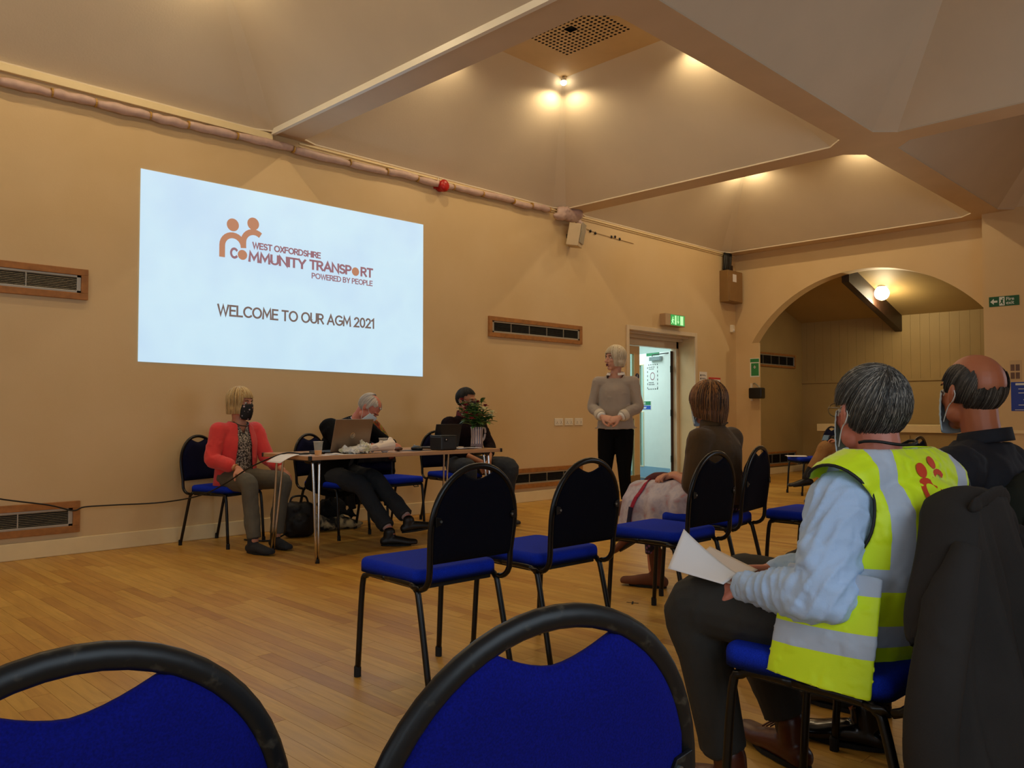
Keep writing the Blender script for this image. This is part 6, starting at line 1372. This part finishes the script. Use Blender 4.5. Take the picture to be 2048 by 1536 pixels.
# crumpled carrier bag and paper bag
q = MB().ell((0, 0, .035), (.095, .07, .034)).ell((.06, .01, .045), (.07, .06, .042)).ell((-.07, .01, .025), (.06, .05, .024)).ell((.02, 0, .02), (.13, .07, .02)); me = fuse(q, .006, 1); wrinkle(me, .05, 22); wrinkle(me, .02, 60)
for v in me.vertices: v.co.z = max(v.co.z, .001)
k = NT('carrier_plastic'); v = k.tc('Object'); n = k.new('ShaderNodeTexNoise', Scale=14.0, Detail=3.0); k.link(v, n.inputs['Vector']); k.link(k.ramp(n.outputs[0], [(.3, srgb('#dde0e6')), (.55, srgb('#cfcdbf')), (.62, srgb('#b8b890')), (.68, srgb('#d8d8d8'))]), k.b.inputs['Base Color']); k.b.inputs['Roughness'].default_value = .25
o = link('crumpled_bag', me, k.m, None, False); o.location = T(.46, .10); tag(o, 'crumpled pale plastic carrier bag on the table before the laptop', 'bag')
def pb(u, w):
    x = -.13 + .26 * u; z = .012 + (.085 * w) * (1 - .35 * u * 0) * (1 if u > .1 else .6) + .03 * w * u; y = .05 * (1 - w) - .03 + .03 * noise.noise(V((u * 3, w * 3, 2))); return (x, y, z + .018 * noise.noise(V((u * 6, w * 4, 7))))
q = MB().loft([(-.13, 0, .03), (-.04, .0, .045), (.06, 0, .055), (.11, 0, .055)], [(.05, .025), (.055, .040), (.055, .050), (.045, .052)], side=(0, 1, 0), seg=10, n=3, dome=False); me = fuse(q, .008, 1); wrinkle(me, .06, 11)
for v in me.vertices: v.co.z = max(v.co.z, .001)
o = link('paper_bag', me, mat('white_paper_bag', '#e4d6c8', .6, var=.03), None, False); o.location = T(.66, .08); tag(o, 'creased white paper bag lying open on the table', 'bag')
e = empty('mouse_pad', 'thin black mouse mat on the table', 'mat', T(.98, .10), .1); MB().rbox((.09, .08, .002), (.20, .17, .004), .0018).build('pad', BLKM, e)
e = empty('computer_mouse', 'black computer mouse on its mat', 'mouse', (T(1.08, .20)[0], T(1.08, .20)[1], .764), .3); me = fuse(MB().ell((0, 0, .012), (.036, .055, .024)), .004, 2)
for v in me.vertices: v.co.z = max(v.co.z, .0005)
link('shell', me, DKP, e, True); MB().ell((0, .025, .036), (.004, .010, .006)).build('wheel', STL, e)
e = empty('spectacle_case', 'small dark patterned glasses case near the writing hand', 'case', T(.87, .16), .5); me = fuse(MB().ell((0, 0, .02), (.06, .028, .018)), .004, 2); wrinkle(me, .006, 30); link('case', me, mat('case_pattern', '#4a2a22', .5, var=.5, nscale=40), e, True)
o = MB().tube([(T(1.13, .26)[0], T(1.13, .26)[1], .774), (T(1.18, .32)[0], T(1.18, .32)[1], .785), (T(1.24, .28)[0], T(1.24, .28)[1], .77), (T(1.30, .22)[0], T(1.30, .22)[1], .765)], .0028, seg=6, n=5).build('mouse_cable', mat('tan_cable', '#4a3a28', .6, var=0), None, smooth=True); tag(o, 'thin cable looping between the mouse and the projector', 'cable')
# papers held by the man in yellow
e = empty('held_papers', 'curled white papers held by the man in the yellow vest', 'paper', (1.935, 1.12, .628), 0)
def hp(u, w): return (-.035 + .095 * w - .01 * u, .165 * u + .01 * w, .0 + .02 * u + w * (.012 + .085 * u ** 1.3))
link('sheet', MB().grid(hp, 16, 12).mesh('s'), PAPER, e, True, solid=.0012)
link('sheet', MB().grid(lambda u, w: (-.0 + .13 * w, .15 * u - .01 * w, -.004 + .012 * u + w * (.02 + .035 * u)), 16, 12).mesh('s'), mat('warm_paper', '#e6d6c8', .7, var=.02), e, True, solid=.0012)
# papers on the far chair seat
sheet('paper_sheet', 'white papers left on the seat of the far empty blue chair', lambda u, w: (.20 * u, .25 * w, .004 + .01 * math.sin(u * 3)), loc=(10.1, 4.72, .487), rz=.6, solid=.004)

# ---------------------------------------------------------------- things on the floor
me = fuse(MB().rbox((0, 0, .15), (.26, .16, .30), .05).ell((0, -.06, .12), (.10, .06, .10)), .010, 3); wrinkle(me, .03, 8)
for v in me.vertices: v.co.z = max(v.co.z, .001)
bg = empty('black_bag', 'black shoulder bag standing on the floor behind the left table leg', 'bag', (3.66, 6.25, 0), -.3); link('bag_body', me, mat('black_nylon', '#08080a', .6, var=.2, nscale=10), bg, True); MB().loft([(-.08, 0, .29), (-.05, 0, .345), (.05, 0, .345), (.08, 0, .29)], [.009] * 4, side=(0, 1, 0), seg=8, n=4).build('strap', BLKM, bg, smooth=True)
MB().tube([(-.12, -.08, .05), (-.25, -.15, .012), (-.38, -.12, .012), (-.45, -.02, .012)], .008, seg=6, n=4).build('strap', BLKM, bg, smooth=True)
k = NT('camouflage_cloth'); v = k.tc('Object'); n = k.new('ShaderNodeTexNoise', Scale=11.0, Detail=1.0, Distortion=.8); k.link(v, n.inputs['Vector']); k.link(k.ramp(n.outputs[0], [(.0, srgb('#16140f')), (.42, srgb('#4a4334')), (.50, srgb('#8a7a5c')), (.58, srgb('#a8966e'))], 'CONSTANT'), k.b.inputs['Base Color']); k.b.inputs['Roughness'].default_value = .9
q = MB().ell((0, 0, .06), (.24, .12, .07)).ell((.16, -.03, .04), (.14, .10, .05)).ell((-.15, .02, .09), (.10, .09, .07)); me = fuse(q, .010, 2); wrinkle(me, .07, 11)
for v in me.vertices: v.co.z = max(v.co.z, .001)
o = link('camouflage_coat', me, k.m, None, True); o.location = (4.10, 6.42, 0); tag(o, 'heap of camouflage patterned cloth on the floor under the table', 'coat')
q = MB().ell((0, 0, .0), (.15, .09, .10)).ell((.12, -.02, -.05), (.16, .06, .03), (0, .35, 0)).ell((-.03, 0, .10), (.05, .04, .05)); me = fuse(q, .009, 2); wrinkle(me, .07, 13); o = link('dark_cloth_heap', me, mat('black_fur_cloth', '#070708', .95, var=.3), None, True); o.location = (4.10, 6.42, .20); tag(o, 'small black ruffled bag lying on top of the camouflage heap', 'bag')
TAPE = mat('black_tape', '#141210', .7, var=.1); tp = empty('floor_tape_mark', 'small black tape cross stuck on the floor near the tan boot', 'mark', (3.74, 2.78, 0), .6); MB().box((0, 0, .0006), (.07, .010, .001)).build('tape_strip', TAPE, tp); MB().box((0, 0, .0012), (.07, .010, .001), (0, 0, 1.3)).build('tape_strip', TAPE, tp)
# loose microphone cable from the wall end up to the table
CB = mat('black_rubber', '#0a0808', .5, var=0)
P = [(1.0, 6.52, .62), (1.45, 6.52, .48), (1.80, 6.55, .40), (1.98, 6.60, .34), (2.06, 6.60, .36), (2.25, 6.58, .36), (2.60, 6.50, .36), (2.75, 6.15, .43), (2.86, 5.95, .53), (2.93, 5.70, .66), (3.03, 5.40, .768), (3.12, 5.30, .768)]
o = MB().tube(P, .0055, seg=7, n=6).build('loose_cable', CB, None, smooth=True); tag(o, 'loose black cable slung from the wall past the pink cardigan onto the table', 'cable')
